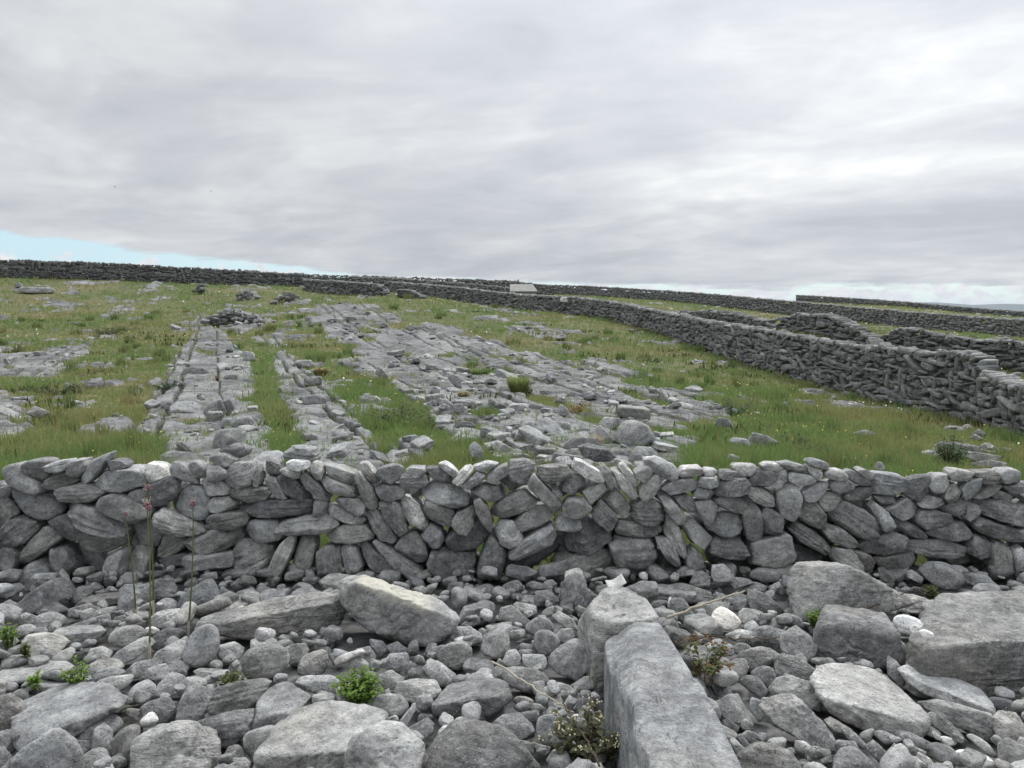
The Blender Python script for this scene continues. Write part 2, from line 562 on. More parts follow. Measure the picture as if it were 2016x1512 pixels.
WALL3 = (1316, 860, 2.88, """
-30,300 20,262 90,246 150,246 182,272 165,310 80,338 20,343
68,210 90,185 190,180 208,205 190,230 90,242 70,232
207,210 225,190 285,195 290,215 270,232 215,230 ;r
292,225 310,198 400,205 430,230 400,245 310,245
180,270 195,232 290,235 305,255 290,285 220,295 185,285
265,330 290,270 360,240 440,240 473,280 460,320 380,340 290,340
150,335 180,300 250,305 270,330 255,355 170,358
380,180 400,168 515,172 525,195 490,240 430,235 390,205 ;r
470,265 510,195 600,200 650,230 640,270 580,290 480,285
545,175 580,158 660,165 680,190 640,210 570,205 ;r
640,230 665,175 695,195 690,245 650,300 590,315 560,295 630,280
640,160 700,152 790,175 805,205 780,215 710,205
688,230 710,208 830,225 862,250 850,275 780,285 700,265 ;r
790,145 830,128 910,150 932,175 900,190 810,165 ;r
800,170 850,180 885,210 888,250 860,255 815,215 ;r
888,210 920,188 1000,195 1032,230 1020,255 950,255 900,235 ;r
920,285 950,255 1030,245 1080,280 1070,315 990,330 940,315 ;r
1020,215 1060,198 1120,225 1170,270 1150,292 1090,280 1040,245 ;r
1085,200 1120,187 1160,205 1180,250 1160,260 1110,225
1010,350 1060,315 1150,292 1195,305 1190,345 1130,380 1050,385 ;r
1170,240 1200,212 1320,225 1390,260 1370,310 1290,335 1200,330 1180,290 ;a l
1340,330 1380,250 1500,225 1500,270 1490,330 1420,370 ;a
1485,280 1530,225 1620,225 1615,270 1550,335 1510,315
1605,215 1640,192 1740,205 1735,235 1680,268 1625,255 ;a
1740,205 1870,195 1890,230 1870,260 1790,275 ;l
1880,215 1930,190 2016,195 2050,280 1920,275 ;r
1670,300 1690,265 1770,235 1765,300 1730,355 1680,350
1570,350 1590,290 1640,270 1668,310 1650,360 1600,382
1740,350 1790,300 1890,265 1915,290 1880,330 1790,360
1420,385 1480,340 1560,355 1570,390 1520,410 1440,405
1195,350 1290,340 1335,355 1330,395 1240,402 ;l
1250,420 1300,390 1360,352 1450,410 1410,460 1330,480
1415,450 1440,420 1520,420 1620,450 1635,490 1560,520 1460,525 1420,490 ;l
1565,410 1660,360 1710,370 1700,430 1660,460 1600,445
1690,460 1720,375 1780,400 1785,470 1730,490
1840,340 1890,308 1970,340 1965,375 1900,370
1760,400 1800,355 1900,370 2040,400 2040,510 1900,480 1780,450 ;l
1750,520 1780,465 1900,500 2040,545 2040,610 1900,590 1800,560
1920,290 2040,280 2040,340 1960,330
45,355 110,335 150,360 190,430 170,450 90,430 ;l
-45,350 0,335 60,400 112,470 105,505 60,508 0,440
0,450 60,500 120,640 125,700 90,705 30,640 -10,560 ;l
-60,590 0,590 60,680 85,740 70,765 0,710 -50,650 ;l
95,520 130,465 180,510 275,600 265,630 215,660 150,610 ;a
160,380 240,362 300,410 290,450 240,515 190,470
265,360 310,335 420,360 475,420 450,452 360,430 280,395
235,545 280,450 340,435 430,465 452,520 430,570 370,588 290,575 ;r l
425,350 460,335 520,400 560,490 568,580 530,625 470,600 440,500
455,330 480,290 560,300 640,360 625,410 560,415 500,380 ;l
545,445 570,420 640,430 668,480 650,560 620,583 570,575
635,310 700,268 745,285 765,350 750,440 720,490 660,470 635,390
230,640 290,590 400,585 470,620 475,680 430,715 330,700 250,670 ;l
480,680 500,620 600,610 680,560 750,630 720,720 600,775 500,760 ;a
765,330 850,260 920,270 900,310 830,375 770,380
860,370 890,325 960,320 1005,360 990,410 940,445 890,430 ;r
755,470 770,390 850,375 910,460 922,530 880,550 800,500
705,540 740,490 830,530 920,610 955,660 930,690 860,660 760,600 ;l
660,545 690,490 725,490 700,540 680,560 ;b
930,460 980,390 1030,380 1150,440 1215,500 1220,570 1170,605 1080,580 1000,530 ;l
890,545 930,515 1020,540 1095,610 1080,640 1010,645 930,600
1165,410 1190,385 1250,430 1295,500 1285,545 1240,550 1200,480
1290,480 1330,470 1440,520 1490,570 1480,595 1400,580 1310,520 ;l
1480,560 1530,510 1640,490 1730,500 1750,560 1730,590 1640,595 1540,590
1110,640 1180,570 1280,545 1360,575 1375,620 1330,660 1220,700 1150,690
1355,660 1400,605 1600,600 1740,650 1720,690 1660,715 1500,695 ;l
1730,630 1760,570 1860,590 1870,620 1840,680 1780,700 1730,670 ;l
1195,710 1300,680 1410,675 1425,715 1380,760 1290,795 1240,780
1070,660 1130,670 1190,700 1190,790 1150,800 1100,720
930,680 960,640 1050,650 1105,730 1110,785 1000,770
1840,740 1850,620 1890,600 1940,620 1965,680 1960,770 1900,800
1965,650 2016,630 2050,680 2050,770 1975,760
1620,720 1700,705 1790,700 1800,760 1700,780 ;b
110,700 150,640 200,690 230,790 180,770 120,800
700,760 740,640 860,680 930,720 900,760 800,800 ;b
""")
# foreground: polygon ; options  t= tone, p= edge power, r= ridge between lit top and front, b= bedding, k= back height factor, L= own label
FG1 = (0, 1130, 2.88, """
90,170 190,95 330,15 375,40 398,130 385,160 250,180 160,215 100,200 ;t=-.35 L=large dark boulder with a low rounded left end, at the wall's foot
395,150 405,100 450,72 510,75 525,110 470,150 420,165 ;p=7
465,150 490,120 600,105 670,110 680,150 660,180 560,185 ;r=470,150,675,140
675,200 690,80 720,55 840,70 870,150 860,210 740,212 ;t=-.15
790,60 900,30 970,40 1000,100 960,150 880,150 820,90 ;t=-.3
880,180 920,140 970,138 1003,170 995,205 930,215 890,210 ;p=7
1010,160 1060,100 1170,38 1230,40 1248,110 1240,160 1150,180 1060,210 1015,200 ;p=8
1232,110 1260,65 1310,110 1318,150 1260,155
1315,160 1350,100 1430,80 1455,120 1420,155 1340,170
1420,155 1500,110 1590,100 1620,120 1580,160 1480,165
1140,270 1200,200 1400,180 1640,130 1830,130 1925,150 1945,250 1890,340 1760,400 1600,370 1350,330 1180,285 ;r=1180,255,1935,185 b=.05 p=11 t=-.1 L=long grey block with thin bedding lines along its dark front
195,270 215,225 300,215 370,260 365,300 270,325 200,305 ;p=6
195,200 240,155 320,165 380,220 330,230 215,215
400,190 500,170 560,210 530,235 440,250 400,230
480,240 560,200 650,190 665,215 600,245 ;t=.15
380,280 500,255 610,240 618,300 560,320 420,300 ;t=-.1
305,340 340,295 420,290 540,295 580,350 500,420 420,425 330,390 ;t=.1 r=310,330,575,345 L=angular grey stone with white fracture veins, left of the leek stalks
135,350 170,330 270,340 340,370 380,410 300,480 200,475 160,410 ;t=.6 c=.55 L=cream tinted slab with a broken lower edge, left of the leek stalks
285,490 320,450 400,420 425,440 400,490 340,520 ;p=6 t=.2 c=.3
615,350 660,305 750,290 810,320 815,380 760,415 680,415 630,390 ;p=5.5 t=.1
815,330 830,300 870,300 905,325 880,350 840,355 ;p=5 t=.75
650,280 740,260 820,280 810,305 660,305 ;t=.35
860,240 900,210 1010,205 1040,230 1020,270 920,300 865,285
870,350 930,310 1010,315 1060,350 990,390 900,430 870,420 ;p=7
870,480 900,430 1060,365 1055,430 1030,500 940,520
1035,440 1060,370 1120,300 1180,278 1230,300 1247,400 1220,490 1160,530 1090,530 1045,500 ;p=5.5 t=.15 g=.3 L=smooth egg shaped grey boulder standing upright beside the leek stalks
1240,440 1250,400 1330,390 1380,430 1360,480 1290,500 1245,480 ;t=.2
1367,500 1380,440 1430,405 1520,392 1600,410 1645,470 1630,540 1560,590 1480,612 1400,590 ;p=5.5 g=.5 L=big nearly round grey boulder below the long layered block
1600,410 1730,398 1748,440 1720,510 1650,515 1640,450
1685,530 1700,480 1790,435 1850,440 1867,490 1830,570 1740,580 1690,560 ;p=7 t=.1
1870,470 1900,430 1960,440 1960,490 1900,515
1670,600 1720,575 1870,580 1935,620 1920,670 1860,692 1760,660 1690,630 ;t=.1
1105,540 1140,525 1260,550 1300,580 1270,610 1210,605 1130,570
1065,600 1090,575 1180,570 1195,600 1150,635 1080,630
885,670 900,620 980,555 1060,600 1062,650 1010,680 920,685 ;p=14
800,590 850,530 930,510 960,560 930,610 860,600 ;t=.15
950,530 970,495 1030,495 1070,530 1060,560 990,565 ;t=.3
705,550 770,500 915,490 910,520 830,580 720,585 ;p=14
455,580 490,510 580,480 650,490 700,550 650,560 560,590 ;p=6 t=-.1
505,600 560,540 640,530 700,565 690,585 590,585 ;t=.4
535,630 560,590 660,580 750,590 750,620 690,670 600,675 545,655 ;p=6
725,680 770,620 840,605 885,650 870,710 780,725 ;p=7 t=.1
630,690 680,672 740,710 785,745 740,750 660,720
795,750 850,720 950,710 985,760 995,830 900,855 830,810 ;t=-.35
690,770 740,755 850,790 868,830 810,850 740,800 ;t=.25 b=.05
1005,820 1020,730 1070,635 1150,650 1220,690 1200,750 1120,830 1030,835 ;p=14
1150,650 1300,625 1550,610 1500,690 1440,780 1300,790 1200,770 1220,690 ;b=.06 t=-.45 k=.6
1150,800 1180,765 1270,752 1292,770 1260,805 1170,822 ;p=5 t=.6
1030,850 1150,815 1290,795 1425,795 1420,860 1350,950 1270,980 1260,920 1180,890 ;b=.04 t=-.45
1430,860 1480,690 1540,640 1640,600 1780,700 1700,760 1600,850 1480,890 ;r=1440,785,1690,790 p=14 t=-.1 L=angular grey boulder with a broad sloping top, left of the bright green weed
1370,940 1400,890 1470,885 1560,870 1590,960 1540,1030 1450,1060 1390,1000 ;p=6 t=-.1
735,960 800,870 900,845 1000,845 1080,890 1230,920 1265,980 1230,1100 1170,1190 800,1190 750,1060 ;p=6 t=.2 lump=.09 L=wide pale lumpy boulder at the picture's bottom edge, left of centre
1260,1040 1300,980 1370,975 1380,1050 1350,1090 1280,1085
600,990 640,920 720,870 790,870 800,890 740,970 750,1060 700,1080 640,1040 ;p=6 t=-.25 g=.3
520,980 540,880 590,845 635,905 625,960 600,1000 540,1000 ;p=13
405,930 440,880 540,805 620,800 670,830 695,880 630,930 520,965 430,950 ;p=6 t=-.2 g=.3
395,955 450,942 515,965 510,1000 440,1045 ;t=-.4
440,1080 470,1020 560,990 610,1010 620,1080 600,1120 450,1120 ;p=6 t=.15
620,1080 640,1030 690,1015 715,1050 710,1095 640,1105
0,1090 130,990 230,930 310,912 380,960 435,1060 440,1200 0,1200 ;p=10 L=large smooth sloping grey boulder in the photo's bottom left corner
-60,895 80,895 120,925 125,970 80,1010 -60,1080 ;t=-.2
80,620 300,615 500,650 590,680 670,780 660,810 540,820 400,920 330,900 240,960 170,960 120,890 130,760 90,700 ;r=115,900,665,800 p=16 lump=.02 crk=.09 t=-.05 L=broad flat topped slab with parallel cracks, left side of the rubble
-60,700 60,690 130,760 125,890 80,890 -60,880 ;t=-.15
-40,540 80,500 250,500 360,540 395,580 330,620 180,605 -40,590 ;r=-40,585,390,590 p=12 k=1.6 L=low flat grey slab behind the broad cracked slab
20,480 60,460 140,465 165,510 80,510 30,510 ;t=.15
-40,370 80,372 95,400 30,440 -40,470 ;t=.3
25,460 60,415 140,400 155,450 60,470
80,350 110,290 170,285 210,330 150,335 100,370 ;p=6
500,470 520,420 580,415 630,450 610,490 530,500
635,470 680,425 760,420 830,360 870,410 760,480 690,500
95,230 150,220 200,250 190,290 110,280
-30,190 50,150 90,180 60,215 -30,215
0,100 40,60 100,60 130,90 60,130 0,150 ;t=-.1
-60,1000 20,990 60,1060 0,1130 -60,1130 ;t=-.1
""")
FG2 = (650, 1090, 2.88, """
58,210 80,115 130,103 200,120 360,190 520,280 650,340 720,320 725,370 680,420 650,500 590,550 520,550 400,500 220,420 150,360 70,270 ;r=85,125,690,375 p=11 t=.05 lump=.06 c=0 w=1 L=big tilted boulder with a cream white band along its upper edge
720,370 760,300 900,262 930,300 920,360 860,400 740,400 ;r=735,330,925,300
805,220 830,185 900,170 940,195 930,230 860,245 ;p=6
970,190 1010,160 1060,150 1095,180 1080,210 1000,225 ;p=7
925,230 960,210 1005,230 990,260 940,262 ;p=6
1110,175 1150,155 1260,185 1255,210 1160,205
1160,215 1250,205 1300,270 1240,290 1170,260
1030,240 1060,225 1180,240 1180,290 1100,285 ;r=1035,262,1180,270
1040,290 1060,275 1165,295 1170,340 1120,350 1060,320 ;t=.3 b=.05
955,360 970,310 1030,295 1080,340 1135,385 1110,415 1030,400 ;t=.1
1195,340 1230,305 1300,295 1305,320 1260,350 1210,358 ;p=6 t=.2 c=.2
1305,330 1320,180 1350,130 1410,110 1445,150 1440,210 1380,250 1370,350 1330,345 ;t=-.15 lump=.09 grit=.03 L=narrow pitted stone standing on end behind the long squared block
1385,320 1390,215 1440,190 1515,240 1460,300 1420,360 ;p=14
665,470 690,425 780,415 860,460 860,500 800,520 720,500 ;t=.2 lump=.08
860,540 870,470 920,450 960,420 1005,430 1010,480 1000,520 1020,560 950,590 880,570 ;t=.1
600,590 640,520 720,500 790,515 812,560 780,640 700,660 620,620 ;p=6 t=.15
550,560 590,530 650,520 610,590 560,590
750,650 780,590 900,600 955,680 940,712 860,705 780,670 ;r=760,640,950,690
980,610 1000,560 1050,545 1085,590 1070,635 990,640
1090,575 1220,575 1230,640 1180,670 1100,640 ;t=.3
1098,430 1130,380 1190,352 1250,375 1278,425 1230,470 1150,470 ;p=5 g=.3
1148,500 1170,440 1230,430 1290,460 1308,520 1280,570 1210,585 1160,550 ;p=5 g=.3 t=-.2
1280,460 1310,430 1370,425 1385,470 1340,520 1295,500 ;t=.1
1255,360 1300,330 1370,370 1430,450 1400,460 1310,400 ;p=14
1235,610 1270,560 1380,485 1460,510 1490,570 1480,660 1400,710 1300,680 1245,640 ;p=9 t=.05 L=big blunt boulder touching the left side of the long squared block
965,680 985,645 1080,640 1190,660 1250,710 1240,740 1130,790 1050,770 980,730 ;p=6 t=-.05
1045,540 1090,510 1150,520 1180,570 1080,570
990,420 1010,405 1100,430 1120,480 1060,470 ;b=.05
300,620 340,570 440,565 445,610 390,650 320,650 ;t=.1
395,690 410,620 450,612 490,630 470,690 430,710 ;b=.05
525,650 560,620 610,612 710,690 670,740 600,735
260,690 350,665 420,710 380,770 310,760
370,780 390,730 460,715 600,725 630,790 580,830 470,840 400,820 ;t=.55
180,820 250,800 380,797 445,850 440,900 370,935 290,890 200,860 ;p=6 t=.15
590,840 640,770 760,670 900,700 1000,735 1020,830 960,880 840,955 700,950 610,920 ;r=600,850,1015,800 p=11 t=-.3 L=large dark block with cracked sloping top right of the bright green weed
1030,830 1070,808 1140,820 1165,855 1130,885 1060,860 ;p=6 t=.1
1240,760 1290,730 1360,750 1395,790 1340,810 1270,800
1365,750 1440,700 1495,695 1495,770 1420,780
1350,860 1380,825 1480,820 1500,860 1460,895 1380,890 ;p=7
900,980 980,920 1080,910 1150,980 1155,1030 1060,1060 960,1010 ;t=-.2
1160,1000 1180,930 1260,912 1340,940 1370,1020 1340,1080 1250,1095 1180,1060 ;p=5.5 g=.3 t=-.1 L=round cobble half covered by the bramble leaves
555,1230 590,1080 680,980 760,940 850,960 1010,1010 1060,1100 1130,1180 1200,1230 1150,1330 600,1330 ;p=8 t=-.4 L=broad low dark boulder at the picture's bottom centre
50,1120 130,1040 240,965 340,955 470,1010 530,1080 548,1170 520,1300 80,1300 ;p=7 t=.3 lump=.09 g=.0 L=pale whitish lumpy boulder at the bottom edge beside the low dark boulder
-320,1000 -240,890 -130,830 20,830 130,850 290,890 370,960 240,1010 120,1140 -10,1300 -300,1300 -420,1120 ;r=-390,1110,120,1140 p=7 t=.12 lump=.07 L=biggest pale boulder with a dark undercut front, below the bright green weed
440,990 550,935 590,970 580,1020 520,1060 460,1030 ;t=-.3
380,960 450,880 485,850 480,900 430,980
1225,1170 1260,1120 1340,1090 1330,1160 1260,1215 ;p=14
1010,1060 1080,1060 1155,1080 1150,1130 1080,1150 1030,1100 ;t=-.2
1160,1080 1250,1095 1240,1130 1200,1150 1160,1120 ;t=-.2
1110,900 1200,880 1215,910 1180,925 1120,910
315,520 380,500 440,545 430,580 350,570 ;t=-.3
220,480 300,500 340,560 280,580 230,520 ;t=-.2
140,590 150,540 230,530 258,590 220,630 150,610
0,570 60,545 92,560 85,620 20,630
1680,205 1760,170 2016,165 2080,200 2030,265 1830,300 1740,260 ;r=1690,215,2070,215 b=.05 t=.1 p=13 L=long low layered slab right of the white plastic scrap
""")
FG3 = (1316, 1090, 2.88, """
700,180 730,100 850,48 930,50 1050,100 1180,140 1260,210 1360,230 1220,290 1100,330 990,340 880,380 830,450 770,430 720,340 ;p=10 t=.02 lump=.035 L=largest boulder by the wall, smooth with a sloping right shoulder
830,640 850,420 890,330 980,305 1150,310 1240,370 1285,450 1300,560 1240,620 1190,665 1040,640 870,665 ;r=845,390,1275,430 p=11 t=-.25 L=squat square dark block standing in front of the largest sloping boulder
820,760 860,680 1000,645 1120,645 1230,690 1390,810 1455,880 1440,940 1370,990 1200,1005 1050,980 930,920 860,840 ;r=850,850,1450,915 b=.055 p=10 t=.35 L=pale slab with rippled layers round its edge below the square dark block
1330,710 1380,670 1500,662 1740,730 1740,760 1815,830 1790,890 1620,860 1450,810 1360,760 ;r=1335,740,1790,830 t=.5 b=.05 L=whitish flat slab leaning against the big rippled corner slab
1440,900 1550,860 1800,880 1840,970 1800,1030 1600,970 ;b=.06 t=-.05 p=15
1440,960 1500,915 1590,950 1680,1030 1670,1060 1560,1010 ;b=.05 t=-.2
530,900 590,840 690,815 760,850 850,930 920,1010 915,1080 860,1095 740,1040 600,980 ;t=0 grit=.04 lump=.06 L=rough dark stone blotched with pale lichen, slanting below the pale layered slab
575,790 620,720 700,700 780,720 860,800 850,870 760,850 690,815 600,820
380,620 420,565 520,530 600,535 655,575 580,620 470,665 400,660 ;t=.1 grit=.03
600,610 650,575 740,590 820,640 800,710 700,700 620,710
465,690 520,640 580,640 612,690 600,740 560,760 ;p=5.5 t=-.35 g=.3
400,740 440,695 510,700 570,780 530,820 470,790 ;p=6
620,520 660,460 720,415 800,460 835,520 810,610 740,570 640,560 ;t=.1
470,520 490,430 560,410 660,430 620,530 480,535 ;t=-.25
240,390 255,330 300,302 380,340 415,390 380,435 280,425 ;t=1 g=.2 p=7 L=bright white blocky stone under the bleached bramble stem
400,340 430,310 530,330 560,360 540,390 470,415 405,390 ;t=.25 c=.1
325,470 400,430 480,440 470,500 380,505
215,540 270,490 350,510 370,560 340,580 250,570
365,540 400,505 450,510 475,540 440,570 380,575 ;p=5 t=-.1
0,280 20,250 90,260 150,350 150,410 110,420 40,360 ;p=7
130,330 180,280 340,270 330,320 240,360
0,190 80,170 230,210 250,250 120,275 0,240 ;b=.06
120,180 150,110 190,100 235,130 230,185 170,192
245,130 250,70 310,60 345,90 355,150 310,165 260,160
340,165 360,135 450,140 490,165 380,200
400,190 430,165 500,160 555,180 540,210 450,225 ;t=.1
350,250 380,215 440,240 455,280 420,310 360,280 ;t=.1
450,290 450,210 550,230 640,300 650,330 590,350 470,330
1430,110 1470,60 1560,50 1640,90 1670,130 1630,190 1560,200 1470,150 ;p=8 t=-.15
1680,130 1720,115 1800,120 1835,155 1770,190 1700,175 ;t=.25
1290,270 1320,240 1390,235 1480,260 1560,300 1440,330 1340,340 ;t=.6
1520,260 1560,230 1620,240 1660,280 1600,300 ;t=.35
1275,390 1300,355 1390,352 1438,380 1430,415 1360,435 1290,415 ;t=.95 p=5 z=.40 g=.1 L=largest of three smooth white pebbles resting on the rippled slab
1368,430 1390,400 1425,415 1425,445 1390,460 ;t=.8 p=5 z=.385 g=.1 L=smallest roundest of three white pebbles resting on the rippled slab
1420,445 1450,430 1500,445 1500,470 1450,482 ;t=.85 p=5 z=.375 g=.1 L=middle sized flattened white pebble, lowest of three on the rippled slab
1205,300 1250,292 1295,315 1280,338 1230,330 ;t=.75 p=5
1240,620 1250,590 1290,610 1345,680 1320,750 1250,690 ;t=.1 p=14
1300,570 1310,500 1340,520 1390,650 1370,675 1310,620 ;t=-.2 p=14
1805,860 1830,825 1930,820 1980,850 1970,885 1900,895 1830,880 ;p=5 t=-.5 g=.2
1840,970 1880,910 1960,900 2016,980 2060,1080 1900,1060 1850,1010
1880,1110 1920,1060 2016,1090 2060,1215 1890,1250
1620,1160 1660,1125 1760,1120 1835,1150 1820,1190 1720,1210 1640,1195 ;t=.9 p=5 g=.1 L=bright white oval cobble near the photo's bottom right corner
1690,1055 1730,1035 1810,1070 1860,1130 1820,1140 1740,1090 ;p=6
1530,1060 1560,1038 1620,1045 1632,1070 1580,1090 ;t=.85 p=5 g=.2
1480,1110 1520,1080 1600,1090 1640,1150 1610,1200 1520,1180 ;p=7
1400,985 1440,965 1530,990 1545,1020 1500,1040 1420,1010 ;p=5.5
1355,1015 1390,990 1440,1015 1440,1045 1380,1040 ;p=5.5 t=.2
1320,1120 1400,1095 1455,1110 1440,1140 1340,1140 ;t=.1
1280,1020 1370,1020 1500,1060 1510,1100 1400,1090 1310,1070 ;t=-.1
1150,1030 1200,1005 1280,1020 1290,1060 1230,1080 ;p=6
975,1005 1010,990 1080,1030 1125,1080 1090,1095 1010,1050 ;p=6
885,960 920,935 1030,980 1030,1010 940,1010 ;t=.5
910,1110 960,1065 1050,1055 1070,1085 1020,1130 930,1145 ;t=-.1
945,1180 980,1120 1060,1105 1140,1160 1180,1230 1100,1300 950,1300 ;p=8
1115,1110 1150,1060 1220,1110 1290,1190 1250,1215 1180,1170 ;p=12
1250,1130 1280,1080 1330,1130 1330,1180 1290,1170
390,1180 470,1090 560,1080 680,1110 690,1140 760,1230 700,1320 390,1320 ;p=8 t=-.25
805,1150 840,1105 910,1110 930,1170 870,1190
410,1040 450,1005 540,1030 540,1065 480,1075 ;p=6
385,1050 410,1025 475,1090 480,1120 440,1120 ;p=5
540,1050 580,1025 630,1050 620,1080 560,1080 ;p=5 t=-.15
300,960 340,940 400,980 380,1020 320,1030
410,960 440,935 478,970 470,1005 420,1000 ;t=.25
270,860 340,810 390,800 480,960 440,960 360,950 300,930 ;p=16 t=.1
460,890 470,825 570,840 590,850 530,900 520,950
340,1060 370,1050 465,1130 400,1160
1405,1170 1420,1135 1480,1160 1520,1215 1420,1230
1625,230 1650,205 1720,205 1738,235 1700,260 1640,255
1735,230 1770,200 1860,215 1900,240 1800,270
1790,180 1820,150 1870,180 1870,230 1820,210
1340,110 1380,95 1440,130 1430,165 1360,140
1190,90 1220,80 1280,140 1270,165 1210,160
655,330 690,305 730,370 720,395 680,370
""")
# stones lying on the field behind the front wall
FD1 = (600, 520, 2.88, """
1010,980 1030,945 1070,945 1090,975 1080,1005 1030,1010 ;p=5.5 g=.2 L=rounded grey boulder on the pavement behind the front wall, centre of the field edge
1155,950 1200,915 1255,925 1255,975 1180,980 ;p=9
1250,900 1290,890 1360,940 1350,975 1270,985 ;p=10
1340,910 1400,890 1500,900 1500,955 1400,965 ;p=13
1310,975 1340,965 1365,995 1340,1015 1312,1000 ;p=5
1530,940 1600,930 1660,975 1620,985 1535,970
1665,900 1700,870 1780,875 1790,900 1730,940 1680,925
1765,1000 1790,910 1850,880 1940,920 1980,990 1960,1030 1860,1050 1800,1030 ;p=8 L=large domed grey boulder just behind the front wall right of the tan grass tuft
1775,840 1790,785 1900,790 1950,820 1950,880 1870,890 1790,860 ;p=14 r=1780,810,1950,825 t=-.2 L=large dark square block lying on the pavement behind the domed boulder
1420,850 1450,795 1490,820 1500,855 1440,860 ;p=12
1470,1030 1520,985 1640,985 1660,1020 1560,1060 1490,1060 ;t=-.2
1740,1080 1780,1050 1860,1055 1870,1100 1800,1120
1840,1110 1880,1040 1960,1040 2000,1090 1950,1145 1860,1150 ;p=9
1060,1030 1100,1005 1140,1050 1210,1065 1200,1085 1110,1085
1215,1040 1290,1020 1330,1060 1260,1075
930,1040 960,1010 1000,1040 1020,1120 980,1130 940,1080 ;p=14
1650,930 1680,920 1720,960 1750,1000 1740,1030 1690,1030
850,1000 900,970 980,985 960,1020 880,1020
1120,970 1150,955 1190,990 1130,995
765,790 800,760 840,800 830,850 770,830 ;t=-.2
840,800 890,790 920,840 900,860 850,840 ;t=-.2
1545,740 1620,720 1660,755 1600,770
1090,850 1160,840 1165,870 1110,880
0,640 90,640 92,685 0,690 ;p=16 t=-.3 k=.6
-10,750 90,740 120,770 110,800 0,805 ;p=9 t=-.2
20,800 110,795 110,822 25,825 ;p=12
255,990 270,975 315,980 320,1005 270,1010 ;t=.3
265,1020 330,1015 340,1040 280,1035
470,580 490,555 515,580 505,600 480,600 ;t=-.3
685,600 690,570 730,570 735,600 ;t=-.3
400,620 420,575 470,630 460,655 ;t=-.2
810,640 830,620 870,640 890,700 870,705 840,680 ;t=-.2
1440,620 1450,605 1500,605 1510,625 1470,635 ;t=-.2
1000,490 1010,470 1040,470 1045,490 ;t=.1
570,360 580,350 670,352 670,372 590,375 ;t=-.4
""")
FD2 = (0, 480, 2.88, """
1160,940 1190,900 1250,880 1280,960 1240,990 1170,975 ;p=12 t=-.2
1260,900 1310,880 1330,930 1290,985 ;p=14
1215,1140 1240,1060 1310,1050 1385,1060 1370,1170 1260,1180 ;p=13 t=-.15
1320,1030 1350,985 1420,985 1435,1020 1380,1050 ;b=.05 t=-.1
1240,1030 1270,990 1330,990 1320,1040 1260,1045 ;t=-.2
920,920 950,895 1025,930 1020,945 940,940 ;t=-.3
1270,760 1290,740 1345,745 1340,770 ;t=-.2
1030,740 1060,700 1150,705 1180,735 1100,740 ;t=-.3
160,960 200,920 275,960 220,990 ;p=13
1380,660 1390,610 1440,620 1440,660 ;p=14
1650,700 1690,660 1760,660 1780,690 1720,705 ;p=14 t=-.1
110,270 140,245 280,250 290,275 180,280
630,990 640,965 670,962 672,990 ;t=-.4
930,690 960,680 985,690 970,700
""")
FD3 = (1316, 520, 2.88, """
345,1005 370,985 440,990 465,1030 400,1035 ;t=.1
455,1010 480,960 560,975 625,1015 560,1030 480,1035 ;b=.05 t=-.2
335,1110 350,1075 405,1095 390,1120 ;t=.1
1440,1070 1480,1055 1560,1075 1540,1095 1470,1090 ;t=.2
1510,1030 1545,1008 1580,1020 1570,1060 1520,1060 ;t=-.1
1665,1085 1720,1068 1860,1080 1870,1100 1750,1122 ;t=-.1 b=.05
1730,1140 1820,1110 1900,1120 1890,1145 1790,1160
1865,1050 1900,1040 1950,1045 1930,1065
1170,1160 1185,1122 1210,1125 1225,1160 1200,1190 ;p=6 t=.1
945,1100 1000,1090 1100,1115 1000,1120 ;t=.1
1055,960 1110,940 1175,960 1110,975 ;t=.1
1705,990 1740,965 1790,995 1740,1000
1725,965 1760,935 1795,960 1770,980 ;t=-.2
70,820 100,790 140,800 130,830
100,740 130,728 210,750 150,760
260,910 290,870 340,880 370,930 310,930 ;t=-.3
""")
# ------------------------------------------------------------------ materials
class NT:
    def __init__(self, tree):
        self.t = tree

    def n(self, kind, **kw):
        nd = self.t.nodes.new(kind)
        for k, v in kw.items():
            if k == 'ins':
                for key, val in v.items():
                    s = nd.inputs[key]
                    if hasattr(val, 'is_linked') or isinstance(val, bpy.types.NodeSocket):
                        self.t.links.new(val, s)
                    else:
                        s.default_value = val
            else:
                setattr(nd, k, v)
        return nd

    def math(self, op, a, b=0.0, clamp=False):
        nd = self.n('ShaderNodeMath', operation=op, use_clamp=clamp, ins={0: a, 1: b})
        return nd.outputs[0]

    def mix(self, f, a, b, mode='MIX'):
        nd = self.n('ShaderNodeMix', data_type='RGBA', blend_type=mode, ins={0: f, 6: a, 7: b})
        return nd.outputs[2]

    def noise(self, vec, scale, detail=4, rough=.55, dist=0.0):
        nd = self.n('ShaderNodeTexNoise', ins={'Vector': vec, 'Scale': scale, 'Detail': detail, 'Roughness': rough, 'Distortion': dist})
        return nd.outputs['Fac']

    def ramp(self, f, stops):
        nd = self.n('ShaderNodeValToRGB', ins={0: f})
        el = nd.color_ramp.elements
        while len(el) < len(stops):
            el.new(.5)
        for e, (p, c) in zip(el, stops):
            e.position = p
            e.color = (c if isinstance(c, tuple) else (c, c, c)) + (1,)
        return nd.outputs[0]

    def rng(self, f, a, b, c=0.0, d=1.0):
        nd = self.n('ShaderNodeMapRange', ins={0: f, 1: a, 2: b, 3: c, 4: d})
        return nd.outputs[0]

    def mapping(self, vec, scale):
        return self.n('ShaderNodeMapping', ins={0: vec, 3: scale}).outputs[0]


